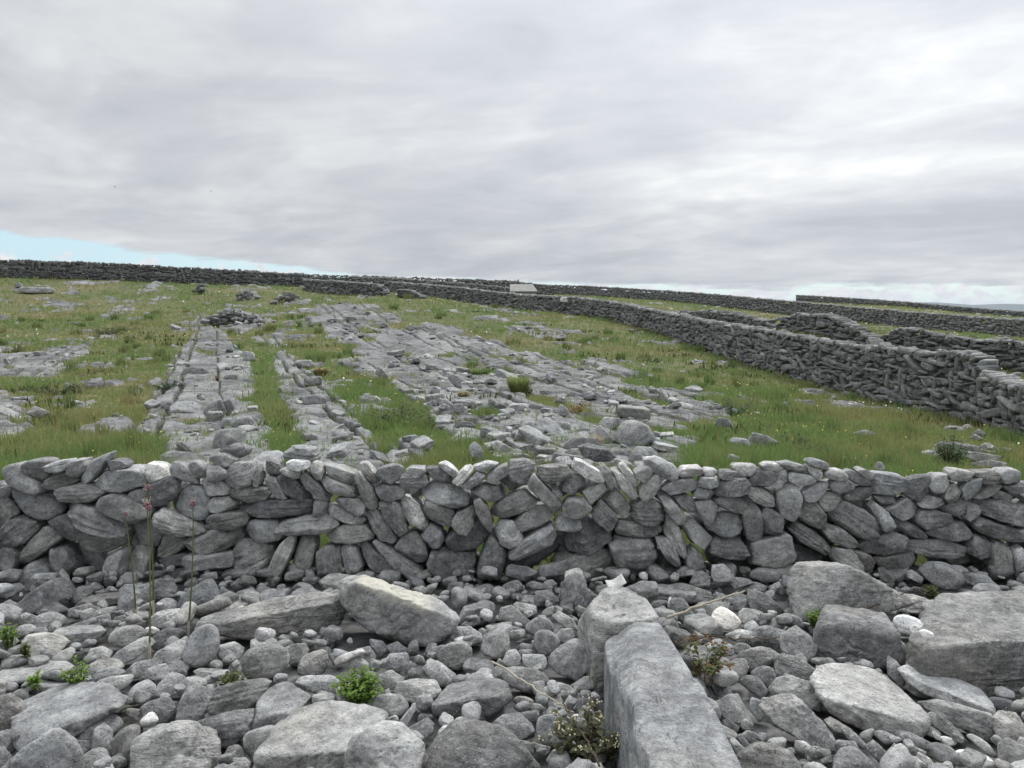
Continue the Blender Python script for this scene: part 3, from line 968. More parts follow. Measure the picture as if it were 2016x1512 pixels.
def new_mat(name, rough=.9, spec=.25):
    m = bpy.data.materials.new(name)
    m.use_nodes = True
    m.node_tree.nodes.clear()
    g = NT(m.node_tree)
    out = g.n('ShaderNodeOutputMaterial')
    b = g.n('ShaderNodeBsdfPrincipled', ins={'Roughness': rough, 'Specular IOR Level': spec})
    m.node_tree.links.new(b.outputs[0], out.inputs[0])
    return m, g, b


def attr(g, name):
    return g.n('ShaderNodeAttribute', attribute_name=name)


def limestone_mat(name, gain=1.0, speck=1.0, bump=.6):
    m, g, b = new_mat(name)
    vec = attr(g, 'sc').outputs['Vector']
    tone = attr(g, 'tone').outputs['Fac']
    cream = attr(g, 'cream').outputs['Fac']
    big = g.noise(vec, 3.2, 4, .6)
    med = g.noise(vec, 13., 6, .68)
    fine = g.noise(vec, 55., 5, .75)
    lay = g.noise(g.mapping(vec, (5., 5., 34.)), 1.0, 4, .6)
    own1 = g.rng(g.noise(vec, .045, 0), .50, .66, .0, 1.0)       # one value per stone: its offset in the noise field is its own
    own2 = g.rng(g.noise(g.mapping(vec, (.05, .043, .047)), 1.0, 0), .35, .65)
    v = g.math('ADD', g.math('MULTIPLY', g.math('SUBTRACT', big, .5), .85), g.math('MULTIPLY', g.math('SUBTRACT', med, .5), 1.05))
    v = g.math('ADD', v, g.math('MULTIPLY', g.math('SUBTRACT', fine, .5), .8))
    v = g.math('ADD', v, g.math('MULTIPLY', g.math('MULTIPLY', g.math('SUBTRACT', lay, .5), .55), own1))
    v = g.math('ADD', v, g.math('ADD', g.math('MULTIPLY', tone, .5), .42), True)
    col = g.ramp(v, [(0, (.060 * gain, .062 * gain, .064 * gain)), (.28, (.125 * gain, .128 * gain, .130 * gain)), (.5, (.205 * gain, .209 * gain, .210 * gain)),
                     (.72, (.30 * gain, .305 * gain, .305 * gain)), (1, (.60 * gain, .60 * gain, .595 * gain))])
    # warm grey staining
    st = g.math('ADD', g.rng(g.noise(vec, 1.7, 3, .5), .5, .75, 0, .5), g.math('MULTIPLY', own2, .35))
    col = g.mix(st, col, g.mix(1.0, col, (1.07, 1.0, .88, 1), 'MULTIPLY'))
    # pale crustose lichen and scuffs
    li = g.math('MULTIPLY', g.rng(g.noise(vec, 24., 6, .72, .4), .60, .70), g.math('MULTIPLY', g.rng(g.noise(vec, 3.7, 3, .5), .38, .58), g.math('ADD', own2, .35)))
    col = g.mix(g.math('MULTIPLY', li, .75 * speck, True), col, (.50, .50, .485, 1))
    vor = g.n('ShaderNodeTexVoronoi', ins={'Vector': vec, 'Scale': 52.})
    dots = g.math('MULTIPLY', g.rng(vor.outputs['Distance'], .16, .26, 1, 0), g.rng(g.noise(vec, 8., 2, .5), .55, .62))
    col = g.mix(g.math('MULTIPLY', dots, .6 * speck), col, (.56, .56, .54, 1))
    pits = g.math('MULTIPLY', g.rng(g.noise(vec, 62., 3, .6), .40, .30), .75)
    col = g.mix(pits, col, (.05, .05, .05, 1))
    # chalky scuffs along broken edges and thin calcite veins
    pt = g.n('ShaderNodeNewGeometry').outputs['Pointiness']
    wear = g.math('MULTIPLY', g.rng(pt, .52, .60), g.rng(g.noise(vec, 19., 5, .7), .40, .62))
    col = g.mix(g.math('MULTIPLY', wear, .55 * speck), col, (.52, .525, .51, 1))
    vn = g.math('ABSOLUTE', g.math('SUBTRACT', g.noise(vec, 4.4, 5, .62, .8), .5))
    vein = g.math('MULTIPLY', g.rng(vn, .0, .016, 1, 0), g.rng(g.noise(vec, 2.3, 2, .5), .53, .62))
    col = g.mix(g.math('MULTIPLY', vein, .7 * speck), col, (.56, .565, .55, 1))
    crm = g.math('MULTIPLY', cream, g.rng(g.noise(vec, 9., 4, .6), .3, .55, .5, 1.0))
    col = g.mix(crm, col, (.60, .58, .50, 1))
    g.t.links.new(col, b.inputs['Base Color'])
    # relief: grain, laminae, hairline fractures
    hgt = g.math('ADD', g.math('MULTIPLY', med, .9), g.math('MULTIPLY', fine, .45))
    hgt = g.math('ADD', hgt, g.math('MULTIPLY', g.math('MULTIPLY', lay, 1.0), own1))
    ridge = g.math('ABSOLUTE', g.math('SUBTRACT', g.noise(g.mapping(vec, (5., 5., 9.)), 1.0, 3, .55, .6), .5))
    hgt = g.math('ADD', hgt, g.math('MULTIPLY', g.rng(ridge, 0, .012), .14))
    bp = g.n('ShaderNodeBump', ins={'Strength': bump, 'Distance': .028, 'Height': hgt})
    g.t.links.new(bp.outputs[0], b.inputs['Normal'])
    return m


def simple_mat(name, c0, c1, scale=6.0, rough=.85, space='Object', trans=0.0):
    m, g, b = new_mat(name, rough)
    tc = g.n('ShaderNodeTexCoord').outputs[space]
    f = g.noise(tc, scale, 4, .6)
    col = g.mix(g.rng(f, .3, .7), c0 + (1,), c1 + (1,))
    g.t.links.new(col, b.inputs['Base Color'])
    if trans:
        tr = g.n('ShaderNodeBsdfTranslucent', ins={'Color': col})
        mx = g.n('ShaderNodeMixShader', ins={0: trans, 1: b.outputs[0], 2: tr.outputs[0]})
        out = [n for n in g.t.nodes if n.type == 'OUTPUT_MATERIAL'][0]
        g.t.links.new(mx.outputs[0], out.inputs[0])
    return m


M_STONE = limestone_mat('limestone', gain=1.75, bump=1.0)
M_WALL = limestone_mat('wall_limestone', gain=1.75, bump=1.0)
M_FARWALL = limestone_mat('weathered_wall_limestone', gain=.80, speck=.9, bump=.7)
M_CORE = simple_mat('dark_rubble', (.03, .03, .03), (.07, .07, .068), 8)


def grass_mat(name, bright=1.0):
    m, g, b = new_mat(name, .75, .15)
    pos = g.n('ShaderNodeNewGeometry').outputs['Position']
    hue = attr(g, 'hue').outputs['Fac']
    a = g.noise(pos, .16, 4, .6)
    c = g.noise(pos, .75, 4, .6)
    green = g.mix(g.rng(c, .35, .65), (.094 * bright, .158 * bright, .047 * bright, 1), (.140 * bright, .182 * bright, .067 * bright, 1))
    olive = g.mix(hue, (.145 * bright, .158 * bright, .058 * bright, 1), (.215 * bright, .195 * bright, .095 * bright, 1))
    f = g.math('ADD', g.rng(a, .46, .62), g.math('MULTIPLY', g.math('SUBTRACT', hue, .5), .9), True)
    col = g.mix(f, green, olive)
    brn = g.math('MULTIPLY', g.rng(g.noise(pos, .33, 4, .6), .60, .72), .65)
    col = g.mix(brn, col, (.135 * bright, .112 * bright, .060 * bright, 1))
    g.t.links.new(col, b.inputs['Base Color'])
    tr = g.n('ShaderNodeBsdfTranslucent', ins={'Color': col})
    mx = g.n('ShaderNodeMixShader', ins={0: .42, 1: b.outputs[0], 2: tr.outputs[0]})
    out = [n for n in g.t.nodes if n.type == 'OUTPUT_MATERIAL'][0]
    g.t.links.new(mx.outputs[0], out.inputs[0])
    return m


def ground_mat():
    m, g, b = new_mat('turf_and_bare_limestone')
    pos = g.n('ShaderNodeNewGeometry').outputs['Position']
    rock = attr(g, 'rock').outputs['Fac']
    crack = attr(g, 'crack').outputs['Fac']
    # limestone pavement
    pv = g.mapping(pos, (1.0, .62, 1.0))
    big = g.noise(pv, .8, 5, .65)
    med = g.noise(g.mapping(pos, (2.6, 4.2, 14.)), 1.0, 6, .72)
    fin = g.noise(pos, 17., 5, .75)
    v = g.math('ADD', g.math('MULTIPLY', big, .5), g.math('MULTIPLY', med, .42))
    v = g.math('ADD', v, g.math('MULTIPLY', fin, .22))
    rc = g.ramp(v, [(.44, (.042, .043, .045)), (.52, (.105, .107, .108)), (.605, (.205, .207, .205)), (.73, (.34, .34, .33))])
    moss = g.math('MULTIPLY', g.rng(g.noise(pos, 1.9, 5, .65), .56, .66), .55)
    rc = g.mix(moss, rc, (.10, .105, .06, 1))
    rc = g.mix(g.math('MULTIPLY', crack, .75), rc, (.05, .05, .038, 1))
    # turf under the blades
    a = g.noise(pos, .16, 4, .6)
    t1 = g.mix(g.rng(g.noise(pos, 2.4, 5, .7), .35, .65), (.060, .085, .024, 1), (.115, .120, .048, 1))
    t2 = g.mix(g.rng(g.noise(pos, 3.1, 5, .7), .35, .65), (.105, .105, .045, 1), (.165, .145, .075, 1))
    tc = g.mix(g.rng(a, .40, .62), t1, t2)
    f = g.rng(g.math('ADD', rock, g.math('MULTIPLY', g.math('SUBTRACT', fin, .5), .5)), .40, .60)
    col = g.mix(f, tc, rc)
    g.t.links.new(col, b.inputs['Base Color'])
    h = g.math('ADD', g.math('MULTIPLY', med, .5), g.math('MULTIPLY', fin, .3))
    bp = g.n('ShaderNodeBump', ins={'Strength': .7, 'Distance': .06, 'Height': h})
    g.t.links.new(bp.outputs[0], b.inputs['Normal'])
    return m


M_GRASS = grass_mat('meadow_grass', 1.6)
M_TUSS = grass_mat('tussock_grass', 1.25)
M_GROUND = ground_mat()
M_LEAF = simple_mat('bright_leaf', (.10, .19, .025), (.20, .30, .06), 30, .6, trans=.3)
M_LEAFD = simple_mat('dark_leaf', (.022, .050, .020), (.055, .095, .035), 20, .6, trans=.2)
M_LEAFM = simple_mat('dull_green_leaf', (.055, .080, .022), (.115, .135, .045), 25, .6, trans=.25)
M_BRAMBLE = simple_mat('bramble_leaf', (.045, .058, .026), (.10, .098, .045), 15, .6, trans=.2)
M_BROWN = simple_mat('dried_brown_plant', (.17, .085, .035), (.26, .15, .07), 25, .9)
M_TAN = simple_mat('dried_tan_grass', (.30, .235, .12), (.42, .35, .20), 15, .9)
M_STALK = simple_mat('green_stalk', (.075, .10, .04), (.12, .14, .06), 12, .7)
M_STRAW = simple_mat('bleached_stem', (.30, .265, .20), (.44, .40, .33), 18, .85)
M_DKSTEM = simple_mat('dark_woody_stem', (.05, .04, .03), (.12, .09, .06), 25, .85)
M_PURPLE = simple_mat('purple_floret', (.17, .07, .10), (.34, .19, .22), 90, .7)
M_BULBIL = simple_mat('cream_bulbil', (.50, .46, .28), (.62, .56, .42), 60, .7)
M_YELLOW = simple_mat('yellow_petal', (.62, .46, .03), (.75, .62, .10), 3, .7)
M_WHITE = simple_mat('white_petal', (.70, .70, .62), (.80, .80, .76), 3, .7)
M_PLASTIC = simple_mat('weathered_white_plastic', (.36, .36, .34), (.55, .55, .53), 14, .5)
M_CONC = simple_mat('pale_concrete', (.20, .20, .19), (.30, .30, .285), 2.5, .9)
M_HILL = simple_mat('distant_moorland', (.035, .05, .04), (.06, .075, .055), .004, 1.0)
M_SEA = simple_mat('sea_water', (.02, .04, .055), (.03, .05, .065), .01, .35)
M_BIRD = simple_mat('dark_plumage', (.02, .02, .02), (.05, .05, .05), 9, .8)

# ------------------------------------------------------------------ world: overcast stratus with a clear band low on the horizon
SUN_AZ = math.radians(28)      # clockwise from +Y (ahead), i.e. ahead and to the right
SUN_EL = math.radians(52)
w = bpy.data.worlds.new('World')
scene.world = w
w.use_nodes = True
w.node_tree.nodes.clear()
g = NT(w.node_tree)
out = g.n('ShaderNodeOutputWorld')
sky = g.n('ShaderNodeTexSky', sky_type='NISHITA', sun_disc=False, sun_elevation=SUN_EL, sun_rotation=SUN_AZ)
bsky = g.n('ShaderNodeBackground', ins={'Color': sky.outputs[0], 'Strength': .1})
gen = g.n('ShaderNodeTexCoord').outputs['Generated']
xyz = g.n('ShaderNodeSeparateXYZ', ins={0: gen})
X, Y, Z = xyz.outputs
hz = g.math('SQRT', g.math('ADD', g.math('MULTIPLY', X, X), g.math('MULTIPLY', Y, Y)))
el = g.math('DIVIDE', Z, g.math('MAXIMUM', hz, .001))          # tan of elevation
elc = g.math('MAXIMUM', el, .0)
inv = g.math('DIVIDE', 1.0, g.math('ADD', elc, .14))
nx = g.math('DIVIDE', X, g.math('MAXIMUM', hz, .001))
ny = g.math('DIVIDE', Y, g.math('MAXIMUM', hz, .001))
u = g.math('MULTIPLY', nx, inv)
v = g.math('MULTIPLY', ny, inv)
pl = g.n('ShaderNodeCombineXYZ', ins={0: g.math('ADD', g.math('MULTIPLY', u, .85), g.math('MULTIPLY', v, .22)), 1: v, 2: 0.0}).outputs[0]
n1 = g.noise(pl, .95, 8, .58, .5)
n2 = g.noise(g.mapping(pl, (.95, 1.15, 1.0)), .9, 5, .55, .3)
n3 = g.noise(g.mapping(pl, (1.0, .8, 1.0)), 3.4, 6, .55, .6)
f = g.math('ADD', g.math('MULTIPLY', n1, .54), g.math('ADD', g.math('MULTIPLY', n2, .24), g.math('MULTIPLY', n3, .22)))
lit = g.rng(f, .38, .63)
cl = g.ramp(lit, [(0, (.515, .540, .585)), (.42, (.620, .645, .685)), (.72, (.735, .755, .778)), (1, (.88, .89, .89))])
# cloud base brightens toward the zenith and toward the veiled sun
sdx, sdy, sdz = math.sin(SUN_AZ) * math.cos(SUN_EL), math.cos(SUN_AZ) * math.cos(SUN_EL), math.sin(SUN_EL)
dotp = g.n('ShaderNodeVectorMath', operation='DOT_PRODUCT', ins={0: gen, 1: (sdx, sdy, sdz)}).outputs['Value']
gl = g.math('ADD', g.math('MULTIPLY', g.rng(dotp, .6, 1.0), .42), g.math('MULTIPLY', g.rng(Z, .01, .16), .10))
zen = g.math('MULTIPLY', g.rng(Z, .33, .95), 1.5)
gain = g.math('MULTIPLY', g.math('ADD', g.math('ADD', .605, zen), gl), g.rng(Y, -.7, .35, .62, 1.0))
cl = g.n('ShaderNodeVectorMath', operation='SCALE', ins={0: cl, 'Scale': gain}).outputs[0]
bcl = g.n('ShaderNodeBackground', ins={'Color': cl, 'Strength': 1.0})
# clear band: its upper edge falls from left to right
az = g.math('DIVIDE', X, g.math('MAXIMUM', Y, .05))
edge = g.n('ShaderNodeFloatCurve', ins={1: g.rng(az, -.8, .8)})
cm = edge.mapping.curves[0]
for i, (a_, e_) in enumerate([(-.8, .11), (-.61, .083), (-.45, .066), (-.31, .056), (-.12, .042), (.05, .033), (.25, .030), (.5, .029), (.8, .034)]):
    p = ((a_ + .8) / 1.6, e_ / .2)
    if i == 0:
        cm.points[0].location = p
        cm.points[1].location = (1.0, .034 / .2)
    elif i < 8:
        cm.points.new(*p)
edge.mapping.update()
eg = g.math('MULTIPLY', edge.outputs[0], .2)
el2 = g.n('ShaderNodeCombineXYZ', ins={0: g.math('MULTIPLY', az, 9.), 1: g.math('MULTIPLY', el, 70.), 2: 0.0}).outputs[0]
wob = g.math('MULTIPLY', g.math('SUBTRACT', g.noise(el2, .8, 6, .65), .5), .036)
cmask = g.rng(g.math('ADD', g.math('SUBTRACT', el, eg), wob), -.002, .0035)
# small fair-weather heaps standing on the horizon inside the band
cu = g.n('ShaderNodeCombineXYZ', ins={0: g.math('MULTIPLY', az, 22.), 1: g.math('MULTIPLY', el, 40.), 2: 3.0}).outputs[0]
cun = g.math('SUBTRACT', g.noise(cu, 1.0, 6, .6), g.math('MULTIPLY', el, 2.4))
cum = g.math('MULTIPLY', g.rng(cun, .40, .47), .95)
bcu = g.n('ShaderNodeBackground', ins={'Color': g.ramp(g.noise(cu, 2.1, 4, .6), [(.3, (.50, .51, .55)), (.65, (.66, .65, .65))]), 'Strength': 1.0})
band = g.n('ShaderNodeBackground', ins={'Color': g.mix(g.rng(az, -.5, .45), (.42, .60, .69, 1), (.55, .71, .72, 1)), 'Strength': 1.0})
clear = g.n('ShaderNodeMixShader', ins={0: .75, 1: bsky.outputs[0], 2: band.outputs[0]})
low = g.n('ShaderNodeMixShader', ins={0: cum, 1: clear.outputs[0], 2: bcu.outputs[0]})
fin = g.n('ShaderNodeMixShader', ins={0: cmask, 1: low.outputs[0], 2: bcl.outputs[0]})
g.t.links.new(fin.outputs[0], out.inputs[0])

sun = bpy.data.lights.new('sun', 'SUN')
sun.energy = 1.5
sun.angle = math.radians(14)
sun.color = (1.0, .965, .91)
so = link('sun', sun)
so.rotation_euler = Vector((sdx, sdy, sdz)).to_track_quat('Z', 'Y').to_euler()

scene.view_settings.view_transform = 'Standard'
scene.view_settings.look = 'None'
scene.view_settings.exposure = 0.5
scene.view_settings.gamma = 1.0
scene.cycles.max_bounces = 5
scene.cycles.diffuse_bounces = 3
scene.cycles.transparent_max_bounces = 4
scene.cycles.use_denoising = True

cam = bpy.data.cameras.new('camera')
cam.sensor_width = 36
cam.lens = 36 * FPX / 2016
cam.clip_start = .05
cam.clip_end = 30000
co = link('camera', cam)
co.location = (0, 0, CAMZ)
co.rotation_euler = (math.pi / 2 - PITCH, 0, 0)
scene.camera = co
# ------------------------------------------------------------------ ground, sea, hills
def build_ground():
    az = np.concatenate([np.linspace(-64, -39, 40, endpoint=False), np.linspace(-39, 39, 860), np.linspace(39, 64, 41)[1:]])
    az = np.radians(az)
    r = np.concatenate([np.geomspace(1.6, 6.9, 50, endpoint=False), np.geomspace(6.9, 90, 640, endpoint=False), np.geomspace(90, 275, 60)])
    R, A = np.meshgrid(r, az, indexing='ij')
    x, y = (R * np.sin(A)).ravel(), (R * np.cos(A)).ravel()
    z, m, cr = ground_z(x, y)
    nr, na = len(r), len(az)
    i = np.arange(nr * na).reshape(nr, na)
    F = np.stack([i[:-1, :-1], i[:-1, 1:], i[1:, 1:], i[1:, :-1]], -1).reshape(-1, 4)
    me = tri_mesh('ground', np.stack([x, y, z], -1), F[:, ::-1], M_GROUND, {'rock': m, 'crack': cr * m})
    o = link('ground', me)
    tag(o, 'rising field of turf and bare grey limestone pavement', kind='structure')
    return o


build_ground()


def plane_sheet(name, x0, x1, y0, y1, z, mat, label, n=2):
    V = np.array([(x0, y0, z), (x1, y0, z), (x1, y1, z), (x0, y1, z)], float)
    o = link(name, tri_mesh(name, V, np.array([[0, 1, 2, 3]]), mat))
    tag(o, label, kind='structure')


plane_sheet('sea', -7500, 7500, -300, 8500, -15.0, M_SEA, 'sea beyond the island')


def build_hills():
    xs = np.linspace(500, 6200, 240)
    px = 1008 + FPX * xs / 5200
    prof = np.interp(px, [1300, 1600, 1700, 1760, 1800, 1850, 1905, 1960, 2016, 2100, 2300, 2700], [0, 0, 4, 10, 19.5, 18, 13.5, 16, 14.5, 12, 17, 8]) * 5200 / FPX + 4
    prof = prof + 2.0 * noise2(xs, xs * 0, .004, 3)
    rows = []
    for k, fr in enumerate(np.linspace(0, 1, 14)):
        hgt = -16 + (prof + 16) * math.sin(fr * math.pi / 2) ** .8
        rows.append(np.stack([xs, np.full_like(xs, 4600 + 620 * fr), hgt + (0 if fr in (0, 1) else 1) * 3 * noise2(xs, xs * 0 + fr * 700, .006, 9)], -1))
    rows.append(np.stack([xs, np.full_like(xs, 6400), np.full_like(xs, -16)], -1))
    V = np.concatenate(rows)
    n, m_ = len(rows), len(xs)
    i = np.arange(n * m_).reshape(n, m_)
    F = np.stack([i[:-1, :-1], i[:-1, 1:], i[1:, 1:], i[1:, :-1]], -1).reshape(-1, 4)
    o = link('hills', tri_mesh('hills', V, F, M_HILL))
    tag(o, 'low blue hills across the water on the horizon', kind='structure')


build_hills()

# ------------------------------------------------------------------ stones
def stone_object(name, V, F, M, loc, parent=None, tone=0.0, cream=None, seed=0.0, mat=None):
    n = len(V)
    rs = np.random.default_rng(int(seed * 1000) % 99991)
    sc = V + rs.uniform(-30, 30, 3)
    me = tri_mesh(name, V, F, mat or M_STONE, {'sc': sc, 'tone': np.full(n, tone), 'cream': np.zeros(n) if cream is None else cream})
    o = link(name, me, parent)
    M4 = Matrix([list(M[0]) + [loc[0]], list(M[1]) + [loc[1]], list(M[2]) + [loc[2]], [0, 0, 0, 1]])
    o.matrix_world = M4
    return o


class Pile:
    """many stones gathered into one mesh"""

    def __init__(self):
        self.V, self.F, self.S, self.T, self.n = [], [], [], [], 0

    def add(self, V, F, R, loc, tone, off):
        self.V.append(V @ np.asarray(R).T + loc)
        self.F.append(F + self.n)
        self.S.append(V + off)
        self.T.append(np.full(len(V), tone))
        self.n += len(V)

    def build(self, name, mat, parent=None):
        V = np.concatenate(self.V)
        me = tri_mesh(name, V, np.concatenate(self.F), mat, {'sc': np.concatenate(self.S), 'tone': np.concatenate(self.T), 'cream': np.zeros(len(V))})
        return link(name, me, parent)


def rotz(a):
    c, s = math.cos(a), math.sin(a)
    return np.array([[c, -s, 0], [s, c, 0], [0, 0, 1]])


def rot_axis(ax, a):
    return np.array(Matrix.Rotation(a, 3, Vector(ax)))


def crop_polys(crop):
    x0, y0, s, txt = crop
    for line in txt.strip().splitlines():
        a, _, b = line.partition(';')
        pts = [(x0 + x / s, y0 + y / s) for x, y in parse(a)]
        yield pts, b.strip(), (x0, y0, s)


# ---- front wall: one stone thick, every face stone traced
WALL_Y = 6.5
wall_specs = []
for crop in (WALL1, WALL2, WALL3):
    for pts, opt, _ in crop_polys(crop):
        W3 = np.array([at_y(px, py, WALL_Y) for px, py in pts])
        wall_specs.append((W3[:, [0, 2]], opt.split()))
XE = at_y(2016, 900, WALL_Y)[0]
ext = []
for P2, opt in wall_specs:
    cx = P2[:, 0].mean()
    for e in (-XE, XE):
        if abs(cx - e) < 2.6 and abs(cx - e) > .12:
            Q = P2.copy()
            Q[:, 0] = 2 * e - Q[:, 0]
            if abs(Q[:, 0].mean()) > XE - .02:
                ext.append((Q, opt))
front_wall = link('dry_stone_wall', None)
front_wall.location = (0, WALL_Y + .15, 0)
front_wall['label'] = 'low single thickness dry stone wall of grey limestone crossing the whole foreground'
front_wall['category'] = 'wall'
front_wall['kind'] = 'thing'
bpy.context.view_layer.update()
built = []
for idx, (P2, opt) in enumerate(wall_specs + ext):
    H = hull2(P2)
    A, c = poly_area_c(H)
    H = (H - c) * 1.045
    ang = pca_angle(H)
    ca, sa = math.cos(ang), math.sin(ang)
    H = H @ np.array([[ca, -sa], [sa, ca]])          # local: x along the long axis
    seed = idx * 1.618 + .37
    rs = np.random.default_rng(idx + 100)
    ex, ez = np.abs(H[:, 0]).max(), np.abs(H[:, 1]).max()
    dep = float(np.clip(.52 * math.sqrt(A) * rs.uniform(.85, 1.25), .085, .19))
    N, h = edge_planes(H)
    N = [(a, 0, b) for a, b, _ in N]
    p = 8.0 if 'r' in opt else (34. if 'a' in opt else rs.uniform(16, 28))
    N += [(0, 1, 0), (0, -1, 0)]
    h += [dep, dep * 1.0]
    if 'r' not in opt:
        N[-1] = (rs.normal(0, .16), -1, rs.normal(.06, .16))
        h[-1] = dep * rs.uniform(.85, 1.0)
    for k in range(3 if 'r' in opt else int(rs.integers(1, 4))):
        t = rs.uniform(.15, .70) if 'r' in opt else rs.uniform(.3, .95)
        a = rs.uniform(0, 2 * math.pi)
        n_ = np.array([math.sin(t) * math.cos(a), -math.cos(t), math.sin(t) * math.sin(a)])
        N.append(tuple(n_))
        h.append(math.sqrt((ex * n_[0]) ** 2 + (dep * n_[1]) ** 2 + (ez * n_[2]) ** 2) * (rs.uniform(.66, .90) if 'r' in opt else rs.uniform(.80, 1.02)))
    if 'r' not in opt:
        N, h = chip(N, h, p, (ex, dep, ez), rs, 8, .80, .97)
        p = p * 2.0
    V, F = soft_poly(N, h, p, 4, (ex, dep, ez))
    size = math.sqrt(A)
    V = roughen(V, size, seed, lump=.04 if 'r' in opt else .035, grit=.012 if 'r' in opt else .018, crk=.0 if 'r' in opt else .035,
                bed=.08 if 'l' in opt else (.0 if 'r' in opt else .007), bedf=rs.uniform(9, 14))
    R = np.array([[ca, 0, -sa], [0, 1, 0], [sa, 0, ca]])
    yo = rs.uniform(-.03, .05) + (.16 if 'b' in opt else 0)
    loc = np.array([c[0], WALL_Y + dep + yo, c[1]])
    tone = float(np.clip(rs.normal(.03, .30), -.6, .7)) - (.1 if 'b' in opt else 0)
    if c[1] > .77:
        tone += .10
    built.append((A if idx < len(wall_specs) else 0, V, F, R, loc, tone, seed, c[1]))
built.sort(key=lambda b: -b[0])
rest = Pile()
for k, (A, V, F, R, loc, tone, seed, zc) in enumerate(built):
    if k < 100:
        stone_object('cap_stone' if zc > .80 else 'stone', V, F, R, loc, front_wall, tone, None, seed, M_WALL)
    else:
        rest.add(V, F, R, loc, tone, np.random.default_rng(k).uniform(-30, 30, 3))
# added dark backing stones make the gaps look black, bar a few left open
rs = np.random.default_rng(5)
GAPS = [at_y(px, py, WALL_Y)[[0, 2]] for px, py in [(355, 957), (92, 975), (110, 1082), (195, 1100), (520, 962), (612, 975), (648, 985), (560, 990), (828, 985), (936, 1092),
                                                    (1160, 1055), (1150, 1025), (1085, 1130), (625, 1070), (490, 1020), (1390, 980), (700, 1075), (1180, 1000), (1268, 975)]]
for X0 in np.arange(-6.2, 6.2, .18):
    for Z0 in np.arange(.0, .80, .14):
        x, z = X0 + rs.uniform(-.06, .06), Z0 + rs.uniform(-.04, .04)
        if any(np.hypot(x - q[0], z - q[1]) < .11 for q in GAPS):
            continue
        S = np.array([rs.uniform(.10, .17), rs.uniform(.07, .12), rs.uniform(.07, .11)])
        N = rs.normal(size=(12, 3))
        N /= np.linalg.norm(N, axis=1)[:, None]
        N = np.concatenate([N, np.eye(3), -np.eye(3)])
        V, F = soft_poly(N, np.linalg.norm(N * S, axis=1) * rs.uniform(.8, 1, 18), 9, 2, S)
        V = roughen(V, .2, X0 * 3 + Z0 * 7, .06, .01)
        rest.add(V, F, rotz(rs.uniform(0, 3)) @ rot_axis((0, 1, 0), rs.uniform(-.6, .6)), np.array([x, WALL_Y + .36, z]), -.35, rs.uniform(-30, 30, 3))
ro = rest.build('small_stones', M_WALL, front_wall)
ro.matrix_world = Matrix.Identity(4)
ro['kind'] = 'stuff'

# ---- foreground rubble
CELL = .025
GX0, GX1, GY0, GY1 = -5.2, 5.2, 2.3, 7.0
GW, GH = int((GX1 - GX0) / CELL), int((GY1 - GY0) / CELL)
HF = np.full((GH, GW), -.05)
BIGMASK = np.zeros((GH, GW), bool)


def stamp(Vw, big=True):
    ix = ((Vw[:, 0] - GX0) / CELL).astype(int)
    iy = ((Vw[:, 1] - GY0) / CELL).astype(int)
    ok = (ix >= 1) & (iy >= 1) & (ix < GW - 1) & (iy < GH - 1)
    ix, iy, z = ix[ok], iy[ok], Vw[ok, 2]
    for dx in (-1, 0, 1):
        for dy in (-1, 0, 1):
            np.maximum.at(HF, (iy + dy, ix + dx), z)
            if big:
                BIGMASK[iy + dy, ix + dx] = True


def parse_opts(s):
    d = {}
    if ' L=' in ' ' + s:
        s, _, lab = (' ' + s).partition(' L=')
        d['L'] = lab.strip()
    for tok in s.split():
        k, _, v = tok.partition('=')
        d[k] = [float(q) for q in v.split(',')] if ',' in v else float(v)
    return d


ITEMS = []      # every individual loose stone: dict(obj, px, area, tone, round, asp, own label, group)


